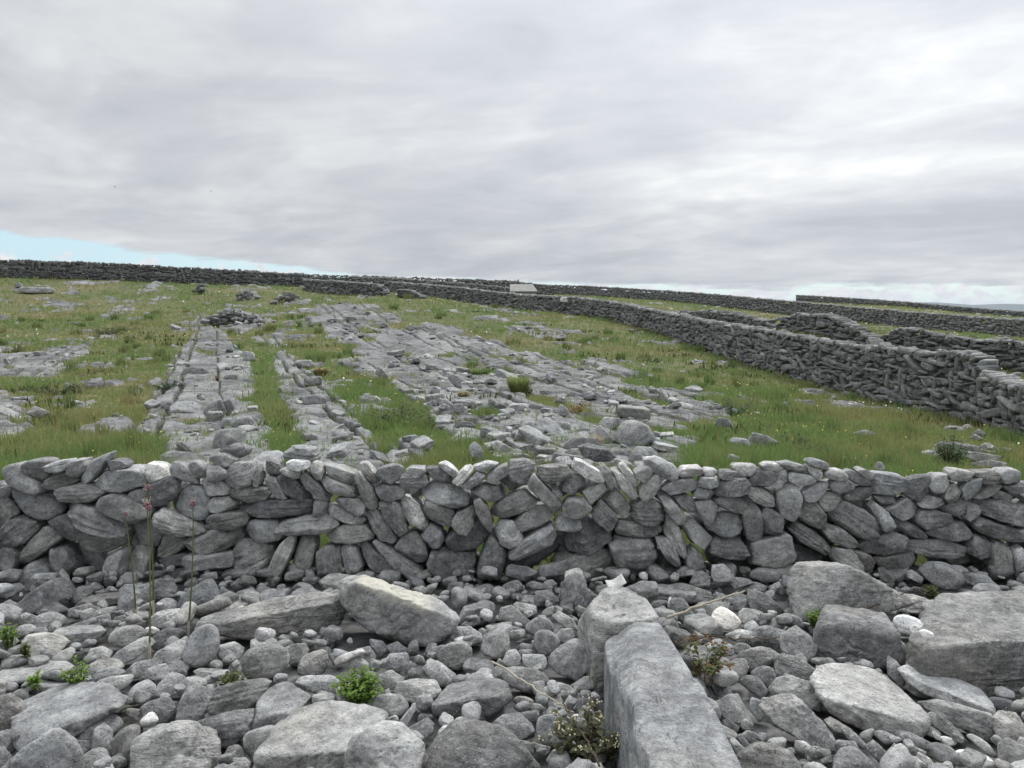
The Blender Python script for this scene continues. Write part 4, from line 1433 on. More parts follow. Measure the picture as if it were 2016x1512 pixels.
def view_stone(pts, o, crop, idx, ground, ymax=None, field=False):
    """a stone whose outline, seen along the photograph's line of sight, is the traced polygon; real depth, seated on the ground"""
    x0, y0, s = crop
    H0 = hull2([(px, -py) for px, py in pts])
    A, c = poly_area_c(H0)
    cpx, cpy = c[0], -c[1]
    hpx = H0[:, 1].max() - H0[:, 1].min()
    rs = np.random.default_rng(idx + 900)
    if field:
        foot = at_ground(cpx, max(p[1] for p in pts), .08)
        y = foot[1]
        P = at_y(cpx, cpy, y)
    else:
        zc = .08
        for _ in range(6):
            P = at_z(cpx, cpy, zc)
            zc = o.get('z', ground + .40 * hpx / FPX * P[1])
        if ymax is not None and P[1] > ymax:
            P = at_y(cpx, cpy, ymax)
    d = P - np.array([0, 0, CAMZ])
    dist = np.linalg.norm(d)
    d /= dist
    fd = P[1] * CP - (P[2] - CAMZ) * SP
    k = fd / FPX
    r_ = np.cross(d, (0, 0, 1))
    r_ /= np.linalg.norm(r_)
    v_ = np.cross(r_, d)
    wv = -d
    th = math.asin(-d[2])
    H = (H0 - c) * k * (1.10 if field else 1.05)
    A = A * k * k
    size = math.sqrt(A)
    ex, ey = np.abs(H[:, 0]).max(), np.abs(H[:, 1]).max()
    N, h = edge_planes(H)
    p = o.get('p', rs.uniform(13, 22))
    if p > 7.5:
        p *= 1.5
    dep = float(np.clip(.5 * size * rs.uniform(.9, 1.15), .03, .34))
    front = dep
    if 'r' in o:
        rx1, ry1, rx2, ry2 = o['r']
        q = [np.array([(x0 + a / s) - cpx, -((y0 + b / s) - cpy)]) * k for a, b in ((rx1, ry1), (rx2, ry2))]
        e = np.array([q[1][0] - q[0][0], q[1][1] - q[0][1], 0])
        e /= np.linalg.norm(e)
        f = np.array([0, -math.sin(th) * 1.0, math.cos(th)])
        t = np.array([0, math.cos(th), math.sin(th)])
        tl = rs.uniform(-.1, .12)
        t = t * math.cos(tl) + f * math.sin(tl)
        f = f - e * (f @ e)
        f /= np.linalg.norm(f)
        t = t - e * (t @ e)
        t /= np.linalg.norm(t)
        qm = (q[0] + q[1]) / 2
        wr = .30 * size
        for _ in range(30):
            pt = np.array([qm[0], qm[1], wr])
            if f @ pt > .03 * size and t @ pt > .03 * size:
                break
            wr += .06 * size
        N += [tuple(f), tuple(t)]
        h += [f @ pt, t @ pt]
        dep = float(np.clip((H[:, 1].max() - qm[1]) / math.tan(max(th, .15)) * .8, .4 * size, 1.1 * size)) * o.get('k', 1.0)
        front = max(wr * 1.2, dep * .4)
    nf = 4 if p > 7 else 2
    if p > 5.9:
        for q in range(2 if 'r' in o else (nf + 1 if p < 7.5 else 4)):
            a = rs.uniform(-.25, math.pi + .25)
            t_ = rs.uniform(.25, .95)
            n_ = np.array([math.sin(t_) * math.cos(a), math.sin(t_) * math.sin(a), math.cos(t_)])
            N.append(tuple(n_))
            h.append(math.sqrt((ex * n_[0]) ** 2 + (ey * n_[1]) ** 2 + (front * n_[2]) ** 2) * (rs.uniform(.95, 1.05) if 'r' in o else (rs.uniform(.76, .95) if p < 7.5 else rs.uniform(.78, 1.02))))
    N += [(0, 0, -1), (0, 0, 1)]
    h += [dep, front]
    if p > 7.5:
        N, h = chip(N, h, p, (ex, ey, max(front, .5 * (front + dep))), rs, 7, .82, .975)
        p *= 1.5
    sub = 5 if size > .42 and not field else (4 if size > .10 and not field else 3)
    V, F = soft_poly(N, h, p, sub, (ex, ey, max(front, .5 * (front + dep))))
    ang = pca_angle(H)
    ca, sa = math.cos(ang), math.sin(ang)
    # local axes: x long axis in view, z short axis in view, y away from the viewer
    B = np.array([[ca, sa, 0], [0, 0, -1], [-sa, ca, 0]])
    V = V @ B.T
    g_ = o.get('g', 1.0)
    lump = o.get('lump', .028 if p < 7.5 else .035)
    V = roughen(V, size, idx * .77 + 3.1, lump, o.get('grit', .008 if p < 7 else .016) * (.4 + .6 * g_), o.get('b', 0. if p < 7 else .006), rs.uniform(8, 15), 2, o.get('crk', 0. if p < 7.5 else .03))
    R = np.stack([r_, v_, wv], 1) @ B.T
    tone = o.get('t', float(np.clip(rs.normal(0, .27), -.5, .5)))
    if tone > .7:
        tone += .35
    cream = None
    if 'c' in o and o['c'] > 0:
        cream = np.full(len(V), o['c'])
    if 'w' in o:
        W_ = V @ R.T
        up = noise3(V * 3 + 5) * .02
        NV = V @ B            # back to view frame
        top = NV @ np.array(t) - t @ pt + up
        cream = smooth(-.05, -.005, top) * smooth(-.40, -.30, NV[:, 0] / ex * .5 + up * 3) * smooth(.33, .18, NV[:, 0] / ex * .5 + up)
    big = A * (1 / k / k) > 4200
    ob = stone_object(('boulder' if big else 'stone') if field else ('boulder' if big else 'cobble'), V, F, R, P, None, tone, cream, idx + .5)
    ITEMS.append(dict(o=ob, px=(cpx, cpy), area=A / k / k, tone=tone, p=o.get('p', p), asp=max(ex, ey) / max(1e-3, min(ex, ey)), L=o.get('L'), field=field, lay=o.get('b', 0) > .03))
    return V @ R.T + P


# two slabs seen from several sides get their true block shape
def block(name, label, ctr, half, tilt, p, lump, bed, seed, tone, extra=(), post=None, bedf=10., sub=5):
    N = [(1, 0, 0), (-1, 0, 0), (0, 1, 0), (0, -1, 0), (0, 0, 1), (0, 0, -1)]
    h = [half[0], half[0], half[1], half[1], half[2], half[2]]
    for n_, hh in extra:
        N.append(n_)
        h.append(hh)
    N, h = chip(N, h, p, half, np.random.default_rng(int(seed * 10)), 8, .93, .99)
    V, F = soft_poly(N, h, p * 2.2, sub, half)
    V = roughen(V, .34, seed, lump, .014, bed, bedf, 2, .05)
    if post is not None:
        V = post(V)
    R = np.array((Matrix.Rotation(tilt[2], 3, 'Z') @ Matrix.Rotation(tilt[1], 3, 'Y') @ Matrix.Rotation(tilt[0], 3, 'X')))
    ob = stone_object(name, V, F, R, np.array(ctr), None, tone, None, seed)
    W_ = V @ R.T + np.array(ctr)
    stamp(W_)
    px, py = pix(np.array(ctr) + np.array([0, 0, half[2]]))
    ITEMS.append(dict(o=ob, px=(float(px), float(py)), area=60000, tone=tone, p=p, asp=2, L=label, field=False, lay=False))


def beam_post(V):
    # a thin upper layer of the block has flaked off its far end
    line = (V[:, 1] - .52 + .9 * (V[:, 0] - .05)) + .03 * noise3(V * 9)
    top = smooth(.14, .22, V[:, 2])
    V[:, 2] -= .030 * smooth(-.012, .012, line) * top
    # chipped near-left arris
    ch = smooth(-.15, -.20, V[:, 0]) * top * np.clip(noise3(V * np.array([3, 4, 3]) + 7) + .25, 0, 1)
    V[:, 0] += .06 * ch
    V[:, 2] -= .05 * ch
    return V


block('boulder', 'long squared grey block like a beam, pointing away from the viewer at lower right centre', (.685, 3.42, .15), (.195, 1.20, .295), (.0, .035, -.015), 20, .020, .012, 2.2, -.06,
      [((-1, .1, .9), .325), ((.9, 0, 1), .36)], beam_post)


block('boulder', 'pale topped squarish block set end to end with the long squared block, nearer the wall', (.655, 4.95, .11), (.215, .31, .30), (.03, -.03, .06), 16, .035, .015, 4.4, .2,
      [((-.7, .4, .6), .30), ((.6, .5, .6), .33)])


def rip_post(V):
    top = smooth(.08, .16, V[:, 2])
    q = V[:, 1] * 15 + 2.2 * noise3(V * np.array([.8, 1.2, 1]) + 3) + .8 * np.abs(V[:, 0])
    V[:, 2] += .014 * top * noise3(np.stack([q * 1.3, V[:, 0] * 2.2, V[:, 0] * 0 + 4], -1))
    return V


block('boulder', 'huge flat slab with fine wavy ripples on top, cut by the photo\'s right edge', (3.06, 4.98, .12), (.86, .40, .20), (.02, -.01, .04), 16, .035, .02, 7.7, -.22,
      [((-1, -.25, .25), .80), ((-.756, .655, 0), .42)], rip_post)

idx = 0
for crop in (FG1, FG2, FG3):
    for pts, opt, cr in crop_polys(crop):
        o = parse_opts(opt)
        idx += 1
        stamp(view_stone(pts, o, cr, idx, -.02, 6.28))
n_traced = len(ITEMS)

# loose cobbles filling every space left, dropped where they lie lowest
rs = np.random.default_rng(21)


def cobble_shape(S, sub, seed, angular, flat=False):
    N = rs.normal(size=(13, 3))
    N /= np.linalg.norm(N, axis=1)[:, None]
    N = np.concatenate([N, np.eye(3), -np.eye(3)])
    h = np.linalg.norm(N * S, axis=1) * rs.uniform(.76 if angular else .9, 1.0, 19)
    if angular:
        N, h = chip(N[:7].tolist() + N[13:].tolist(), list(h[:7]) + list(h[13:]), 16, S, rs, 6, .80, .97)
    V, F = soft_poly(N, h, 34 if angular else 6.5, sub, S)
    sz = float(np.cbrt(S[0] * S[1] * S[2])) * 2
    return roughen(V, sz, seed, .035 if angular else .03, .018, .03 if angular and rs.random() < .4 else 0, 9), F


def drop(r, tries, maxh):
    best = None
    for _ in range(tries):
        y = 2.6 + 4.0 * rs.random()
        x = rs.uniform(-1, 1) * (min(5.0, .70 * y + .7))
        ix, iy = int((x - GX0) / CELL), int((y - GY0) / CELL)
        q = max(1, int(r / CELL))
        a, b, c, d_ = max(0, iy - q), min(GH, iy + q + 1), max(0, ix - q), min(GW, ix + q + 1)
        if b <= a or d_ <= c:
            continue
        if BIGMASK[a:b, c:d_].mean() > (.12 if r < .05 else (.2 if r < .085 else .07)):
            continue
        sub_ = HF[a:b, c:d_]
        hm = .3 * sub_.max() + .7 * sub_.mean() + (.11 if y > 5.95 and r > .05 else (.05 if y > 6.1 else 0))
        if best is None or hm < best[0]:
            best = (hm, x, y)
    if best is None or best[0] > maxh:
        return None
    return best


POOLC = [cobble_shape(np.array([1., 1., 1.]), 2, q * 2.7, q % 3 > 0) for q in range(24)]
pile = Pile()
n_auto = 0
N_AUTO = 300 - n_traced
for i in range(4300):
    if i < 260:
        r = rs.uniform(.085, .15)
    elif i < 1800:
        r = rs.uniform(.05, .105)
    else:
        r = rs.uniform(.022, .05)
    b = drop(r, 7 if i < 1300 else 5, .04 if i < 260 else (.10 if i < 1300 else .085))
    if b is None:
        continue
    hm, x, y = b
    ang = rs.random() < .86
    S = np.array([r * rs.uniform(1.0, 1.6), r * rs.uniform(.7, 1.05), r * rs.uniform(.32, .75)])
    V, F = cobble_shape(S, 3 if r > .09 else 2, i * .91, ang)
    R = rotz(rs.uniform(0, 6.28)) @ rot_axis((1, 0, 0), rs.normal(0, .28)) @ rot_axis((0, 1, 0), rs.normal(0, .28))
    loc = np.array([x, y, hm + S[2] * .42])
    tone = float(np.clip(rs.normal(.02, .24), -.45, .6))
    if rs.random() < .012:
        tone = .7
    Vw = V @ R.T + loc
    px, py = pix(loc)
    inside = -5 < px < 2021 and 1100 < py < 1518
    if r > .055 and n_auto < N_AUTO and inside:
        n_auto += 1
        ob = stone_object('cobble', V, F, R, loc, None, tone, None, i + .3)
        ITEMS.append(dict(o=ob, px=(float(px), float(py)), area=(r * 2 / y * FPX) ** 2 * .6, tone=tone, p=14 if ang else 6, asp=S[0] / S[1], L=None, field=False, lay=False))
    else:
        pile.add(V, F, R, loc, tone, rs.uniform(-30, 30, 3))
    stamp(Vw, False)
# grit-sized stones where bare ground still shows
for rep in range(2):
    cy, cx = np.where(HF < .03)
    sel = rs.permutation(len(cy))[:6000]
    for j in sel:
        iy, ix = cy[j], cx[j]
        if HF[iy, ix] > .032:
            continue
        x, y = GX0 + (ix + rs.random()) * CELL, GY0 + (iy + rs.random()) * CELL
        if abs(x) > .72 * y + .5 or y > 6.75:
            continue
        r = rs.uniform(.022, .055)
        S = np.array([r * rs.uniform(1, 1.4), r * rs.uniform(.7, 1.05), r * rs.uniform(.45, .9)])
        V, F = POOLC[rs.integers(len(POOLC))]
        R = rotz(rs.uniform(0, 6.28)) @ rot_axis((1, 0, 0), rs.normal(0, .35)) @ rot_axis((0, 1, 0), rs.normal(0, .35))
        loc = np.array([x, y, max(HF[iy, ix], -.05) + S[2] * .4])
        pile.add(V * S, F, R, loc, float(np.clip(rs.normal(-.05, .2), -.4, .5)), rs.uniform(-30, 30, 3))
        stamp((V * S) @ R.T + loc, False)
po = pile.build('shingle', M_STONE)
tag(po, 'small loose stones and pebbles packed between the larger cobbles', 'shingle', None, 'stuff')

# ---- stones lying about on the field
for crop in (FD1, FD2, FD3):
    for pts, opt, cr in crop_polys(crop):
        o = parse_opts(opt)
        idx += 1
        view_stone(pts, o, cr, idx, 0, None, True)
n_traced_field = len(ITEMS)
# ------------------------------------------------------------------ dry stone walls across the field
def shape_pool(sub, n, seed):
    rr = np.random.default_rng(seed)
    out_ = []
    for k in range(n):
        N = rr.normal(size=(9, 3)) * np.array([1, .8, 1])
        N /= np.linalg.norm(N, axis=1)[:, None]
        N = np.concatenate([N, np.eye(3), -np.eye(3)])
        h = np.concatenate([np.linalg.norm(N[:9], axis=1) * rr.uniform(.95, 1.25, 9), rr.uniform(.88, 1.0, 6)])
        V, F = soft_poly(N, h, 24, sub, (1, 1, 1))
        V = roughen(V, 1.6, k * 3.3 + seed, .05, .015, .04, 5)
        out_.append((V, F))
    return out_


POOL2, POOL1, POOL3 = shape_pool(2, 18, 41), shape_pool(1, 14, 42), shape_pool(3, 12, 43)


def sample_path(path, step=.05):
    P = np.array(path, float)
    seg = np.hypot(*(P[1:, :2] - P[:-1, :2]).T)
    s = np.concatenate([[0], np.cumsum(seg)])
    t = np.arange(0, s[-1], step)
    return t, np.stack([np.interp(t, s, P[:, k]) for k in range(P.shape[1])], -1), s[-1]


def drywall(label, path, thick, slen, course, sub, seed, n_parts=0, upright=.04, lace=.85, cope=1.0, group=None, coreh=.72, mat=None, tone0=0.0, rag=.09):
    """path rows: x, y, height"""
    rr = np.random.default_rng(seed)
    t, Q, L = sample_path(path)
    # smooth bends
    root = link('dry_stone_wall', None)
    mid = Q[len(Q) // 2]
    root.location = (mid[0], mid[1], float(zbase(mid[0], mid[1])))
    tag(root, label, 'wall', group, 'thing')
    bpy.context.view_layer.update()
    inv_ = root.matrix_world.inverted()
    zb = zbase(Q[:, 0], Q[:, 1])
    rag_f = rag * noise3(np.stack([t * .55, t * 0 + seed, t * 0], -1)) + rag * .8 * noise3(np.stack([t * 1.7, t * 0 + seed + 9, t * 0], -1))
    H = Q[:, 2] * (1 + rag_f)
    dx = np.gradient(Q[:, 0])
    dy = np.gradient(Q[:, 1])
    yaw = np.arctan2(dy, dx)

    def loc_at(s_, z):
        i = min(len(t) - 1, max(0, int(s_ / .05)))
        return i, Q[i, 0], Q[i, 1], zb[i] + z
    pool = POOL1 if sub == 1 else POOL2
    stones = []

    def put(s_, z, S, a, tilt, tone, off=0.0):
        i, x, y, zz = loc_at(s_, z)
        ca, sa = math.cos(yaw[i]), math.sin(yaw[i])
        V, F = pool[rr.integers(len(pool))]
        R = rotz(yaw[i] + rr.normal(0, .06)) @ rot_axis((0, 1, 0), a) @ rot_axis((1, 0, 0), tilt)
        loc = np.array([x - sa * off, y + ca * off, zz])
        stones.append((V * S, F, R, loc, tone, x * x + y * y))
    z = 0.0
    hmax = H.max()
    while z < hmax:
        ch = course * rr.uniform(.6, 1.5)
        s_ = -rr.uniform(0, slen)
        while s_ < L:
            ln = slen * float(np.clip(rr.lognormal(0, .52), .4, 2.4))
            i = min(len(t) - 1, max(0, int((s_ + ln / 2) / .05)))
            zc = z + ch / 2 + rr.normal(0, .26) * course
            if 0 <= s_ + ln / 2 < L and zc < H[i] - course * .9 * cope:
                if rr.random() < upright:
                    hh = min(H[i] * .7, course * rr.uniform(2.2, 4.2))
                    put(s_ + ln / 2, min(zc + hh * .2, H[i] - hh * .5), np.array([course * .55, thick * .52, hh * .52]), rr.normal(0, .1), 0, tone0 + rr.normal(.1, .2))
                    ln = course * 1.1
                else:
                    fill = 1.0 if zc < H[i] * lace else .9
                    put(s_ + ln / 2, zc, np.array([ln * .54 * fill, thick * rr.uniform(.42, .56), ch * rr.uniform(.42, .66) * fill]), rr.normal(0, .14) if rr.random() < .78 else rr.normal(0, .6), rr.normal(0, .06),
                        tone0 + rr.normal(0, .26), rr.normal(0, .03))
            s_ += ln * .97
        z += ch * .95
    # coping of tilted stones
    if cope > 0:
        s_ = 0.0
        lean = rr.choice([-1, 1])
        while s_ < L:
            i = min(len(t) - 1, int(s_ / .05))
            if rr.random() < .05:
                lean = -lean
            hh = course * rr.uniform(1.2, 2.2)
            ww = course * rr.uniform(.6, 1.3)
            if rr.random() < .25:
                put(s_, H[i] - course * .4, np.array([slen * .5, thick * .5, course * .45]), rr.normal(0, .15), 0, tone0 + rr.normal(.25, .2))
                s_ += slen * .8
            else:
                put(s_, H[i] - course * .55, np.array([ww * .55, thick * rr.uniform(.4, .6), hh * .5]), lean * rr.uniform(.15, .75), rr.normal(0, .12), tone0 + rr.normal(.25, .2))
                s_ += ww * 1.05
    # hearting
    ck = np.arange(0, len(t), 8)
    ch_ = np.maximum(H[ck] * coreh, .05)
    nx_, ny_ = -np.sin(yaw[ck]), np.cos(yaw[ck])
    q = thick * .30
    V = np.concatenate([np.stack([Q[ck, 0] + nx_ * a, Q[ck, 1] + ny_ * a, zb[ck] + b], -1) for a, b in ((-q, -.2), (-q, ch_), (q, ch_), (q, -.2))])
    m_ = len(ck)
    ii = np.arange(m_ - 1)
    F = np.concatenate([np.stack([ii + a * m_, ii + 1 + a * m_, ii + 1 + (a + 1) * m_, ii + (a + 1) * m_], -1) for a in range(3)])
    core = link('rubble_core', tri_mesh('rubble_core', V, F, M_CORE), root)
    core.matrix_world = Matrix.Identity(4)
    # the stones that show largest become parts of their own
    order = np.argsort([q_[5] / (q_[0][:, 0].max() * q_[0][:, 2].max()) for q_ in stones]) if n_parts else np.arange(len(stones))
    P_ = Pile()
    for k, j in enumerate(order):
        V, F, R, loc, tone, _ = stones[j]
        if k < n_parts:
            stone_object('stone', V, F, R, loc, root, float(tone), None, j + .2, mat or M_FARWALL)
        else:
            P_.add(V, F, R, loc, tone, rr.uniform(-30, 30, 3))
    ob = P_.build('wall_stones' if n_parts == 0 else 'small_stones', mat or M_FARWALL, root)
    ob.matrix_world = Matrix.Identity(4)
    if n_parts:
        ob['kind'] = 'stuff'
    return root


def pxpath(rows):
    r_ = []
    for px, d, h in rows:
        r_.append(((px - 1008) / FPX * d, d, h))
    return r_


G_W = 'old field walls crossing the hillside'
drywall('long boundary wall of stacked grey stone running from the hilltop to the right edge',
        pxpath([(770, 77, 1.0), (860, 70, 1.15), (1000, 62, 1.3), (1150, 53, 1.12), (1230, 48, 1.12), (1316, 42, 1.2), (1400, 36, 1.35), (1500, 31, 1.48), (1600, 27.4, 1.52), (1700, 24.5, 1.55),
                (1830, 21.5, 1.66), (1915, 19.8, 1.68), (1945, 19.2, 1.6), (1956, 18.9, 1.30), (2016, 17.5, 1.15), (2130, 15.3, 1.05), (2300, 13, 1.0)]),
        .46, .36, .125, 2, 61, 100, .06, .9, 1.0, G_W, .8, None, .06, .05)
drywall('tall dark skyline wall across the top left of the field',
        pxpath([(-330, 63, 1.4), (-150, 64, 1.4), (0, 66, 1.35), (200, 68, 1.38), (400, 72, 1.32), (500, 74, 1.2), (620, 76, 1.15)]),
        .45, .42, .16, 2, 62, 0, .10, .9, 1.0, G_W, .9, None, -.22, .05)
drywall('short stub of stacked wall jutting into the field, left of the ruined stump',
        pxpath([(606, 70, .95), (660, 66, 1.05), (720, 63.5, 1.0), (752, 62.2, .85), (764, 61.8, .4)]), .6, .4, .15, 2, 63, 0, .04, .8, .5, G_W, .7, None, -.15, .05)
drywall('low ruined stump of stacked stones standing alone in grass near the hilltop',
        pxpath([(788, 60.5, .55), (800, 60.2, .6), (818, 60, .5), (834, 59.8, .22)]), .8, .55, .16, 2, 64, 0, .0, .9, .3, G_W, .8, None, -.1, .05)
drywall('farther skyline wall behind the hilltop, left of the concrete tank',
        pxpath([(420, 93, 1.5), (520, 96, 1.5), (640, 100, 1.55), (740, 100, 1.6), (860, 101, 1.6), (930, 103, 1.65), (1000, 105, 1.7), (1050, 108, 1.5), (1090, 111, 1.3)]),
        .5, .5, .2, 1, 65, 0, .08, .7, 1.0, G_W, .82, None, -.2, .11)
drywall('low wall line between the hilltop boundary wall and the farther skyline wall',
        pxpath([(690, 88, 1.2), (780, 87, 1.3), (860, 86, 1.3), (950, 86, 1.3), (1004, 86.5, 1.2)]), .5, .5, .18, 1, 66, 0, .06, .75, 1.0, G_W, .65, None, -.15, .08)
drywall('long wall with upright slabs set in it, descending from the concrete tank rightward',
        pxpath([(1062, 128, 1.5), (1140, 124, 1.5), (1230, 116, 1.4), (1316, 110, 1.35), (1400, 101, 1.4), (1500, 92, 1.45), (1620, 84, 1.5), (1750, 77, 1.45), (1880, 70, 1.4), (2016, 63, 1.4), (2200, 56, 1.4), (2400, 50, 1.4)]),
        .5, .42, .17, 1, 67, 0, .09, .75, 1.0, G_W, .68, None, -.1, .05)
drywall('farthest wall on the right with an abrupt squared left end against the pale sky',
        pxpath([(1566, 125, 1.02), (1650, 118, .95), (1800, 105, .72), (1900, 98, .70), (2016, 92, .72), (2300, 75, .8)]), .5, .5, .19, 1, 68, 0, .07, .75, 1.0, G_W, .7, None, -.15, .04)
drywall('low tumbled line of stones just beyond the boundary wall, left of the heaped wall ends',
        pxpath([(1310, 58, .5), (1337, 56, .55), (1400, 52, .75), (1450, 50, .7), (1500, 48, .5), (1530, 47, .25)]), .7, .45, .16, 2, 69, 0, .02, .9, .4, G_W, .7, None, -.05, .12)
drywall('heaped broken wall end beyond the boundary wall, left of a gap',
        pxpath([(1535, 46.5, .35), (1548, 46, .75), (1580, 44.5, 1.1), (1640, 42, 1.2), (1690, 40, 1.05), (1722, 38.6, .7), (1733, 38.2, .35)]), .7, .42, .16, 2, 70, 0, .03, .9, .5, G_W, .8, None, -.1, .08)
drywall('wall beyond the boundary wall starting in a heap right of a gap',
        pxpath([(1736, 41, .35), (1750, 40.4, .8), (1775, 39.6, 1.25), (1800, 39, 1.35), (1850, 38, 1.3), (1930, 36.4, 1.3), (2016, 35, 1.35), (2200, 31.5, 1.3), (2400, 28, 1.3)]),
        .6, .40, .15, 2, 71, 0, .07, .85, .8, G_W, .8, None, -.1, .05)

# ------------------------------------------------------------------ stone cairn and loose rubble on the pavement
rs = np.random.default_rng(77)


def heap(label, px, py, w_, h_, n, seed, cat='cairn'):
    P = at_ground(px, py, .0)
    root = link('stone_cairn', None)
    root.location = P
    tag(root, label, cat)
    bpy.context.view_layer.update()
    rr = np.random.default_rng(seed)
    for k in range(n):
        f = (k + .5) / n
        rad = w_ / 2 * (1 - f) ** .8
        a = rr.uniform(0, 6.28)
        q = rr.uniform(.2, 1) * rad
        S = np.array([rr.uniform(.16, .32), rr.uniform(.14, .24), rr.uniform(.07, .13)])
        V, F = POOL3[rr.integers(len(POOL3))]
        R = rotz(rr.uniform(0, 6.28)) @ rot_axis((1, 0, 0), rr.normal(0, .3)) @ rot_axis((0, 1, 0), rr.normal(0, .3))
        x, y = P[0] + q * math.cos(a), P[1] + q * math.sin(a) * 1.2
        stone_object('stone', V * S, F, R, np.array([x, y, float(zbase(x, y)) + .12 + f * h_]), root, float(rr.normal(.05, .25)), None, seed + k, M_FARWALL)


heap('tumbled cairn of grey stones heaped in the middle of the left field', 452, 640, 3.8, .62, 60, 5)
heap('small heap of dark stones at the top of the pavement strip, above the tumbled cairn', 485, 592, 1.9, .5, 18, 6)
heap('small stone heap right of the pavement strip top, near the hilltop', 566, 596, 2.2, .5, 16, 7)
heap('little upright pile of stones in grass below the skyline wall', 396, 580, 1.3, .55, 9, 8)

FIELD_RUB = []
cand = []
while len(cand) < 3600:
    y = 9 * (62 / 9) ** rs.random()
    x = rs.uniform(-.66, .66) * y
    cand.append((x, y))
cand = np.array(cand)
RM = rock_mask(cand[:, 0], cand[:, 1])
GZ = ground_z(cand[:, 0], cand[:, 1])[0]
clump = noise2(cand[:, 0], cand[:, 1], .35, 90) + .6 * noise2(cand[:, 0], cand[:, 1], 1.3, 91)
for (x, y), m_, gz, cl_ in zip(cand, RM, GZ, clump):
    if m_ < .6 and rs.random() > (.03 if y < 20 else .07):
        continue
    if (cl_ < -.15 and rs.random() < .85) or (m_ > .6 and y < 26 and x < -.12 * y and rs.random() < .6):
        continue
    sz = float(np.clip(rs.lognormal(math.log(.066), .5), .03, .18)) * (1 + .012 * y)
    S = np.array([sz * rs.uniform(.9, 1.5), sz * rs.uniform(.7, 1.1), sz * rs.uniform(.22, .62)])
    a = math.atan2(TDIR[1], TDIR[0]) + (rs.normal(0, .35) if rs.random() < .5 else rs.uniform(0, 3.1))
    R = rotz(a) @ rot_axis((1, 0, 0), rs.normal(0, .22)) @ rot_axis((0, 1, 0), rs.normal(0, .22))
    if rs.random() < .12:
        R = R @ rot_axis((1, 0, 0), rs.uniform(.9, 1.5))
    FIELD_RUB.append((S, R, np.array([x, y, gz + S[2] * .55]), float(np.clip(rs.normal(-.06, .2), -.45, .3)), S[0] * S[2] ** .5 / y))
order = np.argsort([-q[4] for q in FIELD_RUB])
fp = Pile()
n_ind = 0
for j in order:
    S, R, loc, tone, _ = FIELD_RUB[j]
    V, F = (POOL3 if n_ind < 150 else POOL2)[rs.integers(12)]
    px, py = pix(loc)
    if n_ind < 150 and 0 < px < 2016 and py < 905:
        n_ind += 1
        ob = stone_object('stone', V * S, F, R, loc, None, tone, None, j + .7)
        ITEMS.append(dict(o=ob, px=(float(px), float(py)), area=(S[0] * 2 / loc[1] * FPX) ** 2 * .4, tone=tone, p=13, asp=S[0] / S[2] * .6, L=None, field=True, lay=False))
    else:
        fp.add(V * S, F, R, loc, tone, rs.uniform(-30, 30, 3))
fo = fp.build('rubble', M_STONE)
tag(fo, 'small broken stones strewn over the limestone pavement', 'rubble', None, 'stuff')

# ------------------------------------------------------------------ grass
rg = np.random.default_rng(99)


def blades(name, pos, hue, hgt, wid, mat, label, cat, lean=.5, rows=1):
    n = len(pos)
    yaw = rg.uniform(0, 2 * math.pi, n)
    ld = rg.uniform(0, 2 * math.pi, n)
    ln = np.abs(rg.normal(0, lean, n)) * hgt
    wx, wy = np.cos(yaw) * wid / 2, np.sin(yaw) * wid / 2
    lx, ly = np.cos(ld) * ln, np.sin(ld) * ln
    x, y, z = pos.T
    zt = np.sqrt(np.maximum(hgt ** 2 - (ln * .7) ** 2, (.35 * hgt) ** 2))
    V = np.stack([np.stack([x - wx, y - wy, z - .02], -1), np.stack([x + wx, y + wy, z - .02], -1),
                  np.stack([x + wx * .75 + lx * .35, y + wy * .75 + ly * .35, z + zt * .6], -1), np.stack([x - wx * .75 + lx * .35, y - wy * .75 + ly * .35, z + zt * .6], -1),
                  np.stack([x + lx, y + ly, z + zt], -1)], 1).reshape(-1, 3)
    b = np.arange(n)[:, None] * 5
    F = (b[:, None] + np.array([[0, 1, 2], [0, 2, 3], [3, 2, 4]])[None]).reshape(-1, 3)
    me = tri_mesh(name, V, F, mat, {'hue': np.repeat(hue, 5)}, False)
    o = link(name, me)
    tag(o, label, cat, None, 'stuff')
    return o


NT_ = 62000
u_ = rg.random(NT_)
rr_ = 7.25 * (130 / 7.25) ** (u_ ** 1.02)
aa_ = rg.uniform(-.66, .66, NT_)
tx, ty = rr_ * np.sin(aa_), rr_ * np.cos(aa_)
gz, gm, gc = ground_z(tx, ty)
hol = noise2(tx, ty, .4, 70) + .5 * noise2(tx, ty, 1.5, 71)
keep = ((gm < .45) | ((gm >= .45) & (rg.random(NT_) < .035 + .30 * (gc > .5)))) & (ty > 7.15) & (tx * tx + ty * ty < 128 ** 2)
tx, ty, gz, hol, gm, rr_ = tx[keep], ty[keep], gz[keep], hol[keep], gm[keep], rr_[keep]
nb = np.where(rr_ < 14, 15, np.where(rr_ < 26, 10, 6))
ti = np.repeat(np.arange(len(tx)), nb)
jit = rg.normal(0, 1, (len(ti), 2)) * (.05 + .006 * rr_[ti])[:, None]
bx, by = tx[ti] + jit[:, 0], ty[ti] + jit[:, 1]
th_ = (.13 + .11 * np.clip(hol, -.8, 1.3) + .05 * noise2(tx, ty, .15, 73)) * rg.uniform(.7, 1.3, len(tx)) * np.where(gm > .45, .5, 1.0)
bh = np.clip(th_[ti] * rg.uniform(.6, 1.35, len(ti)), .04, .42)
bw = np.maximum(.007, .0011 * rr_[ti]) * rg.uniform(.7, 1.3, len(ti))
hue = np.clip(rg.normal(.4, .18, len(tx))[ti] + rg.normal(0, .15, len(ti)), 0, 1)
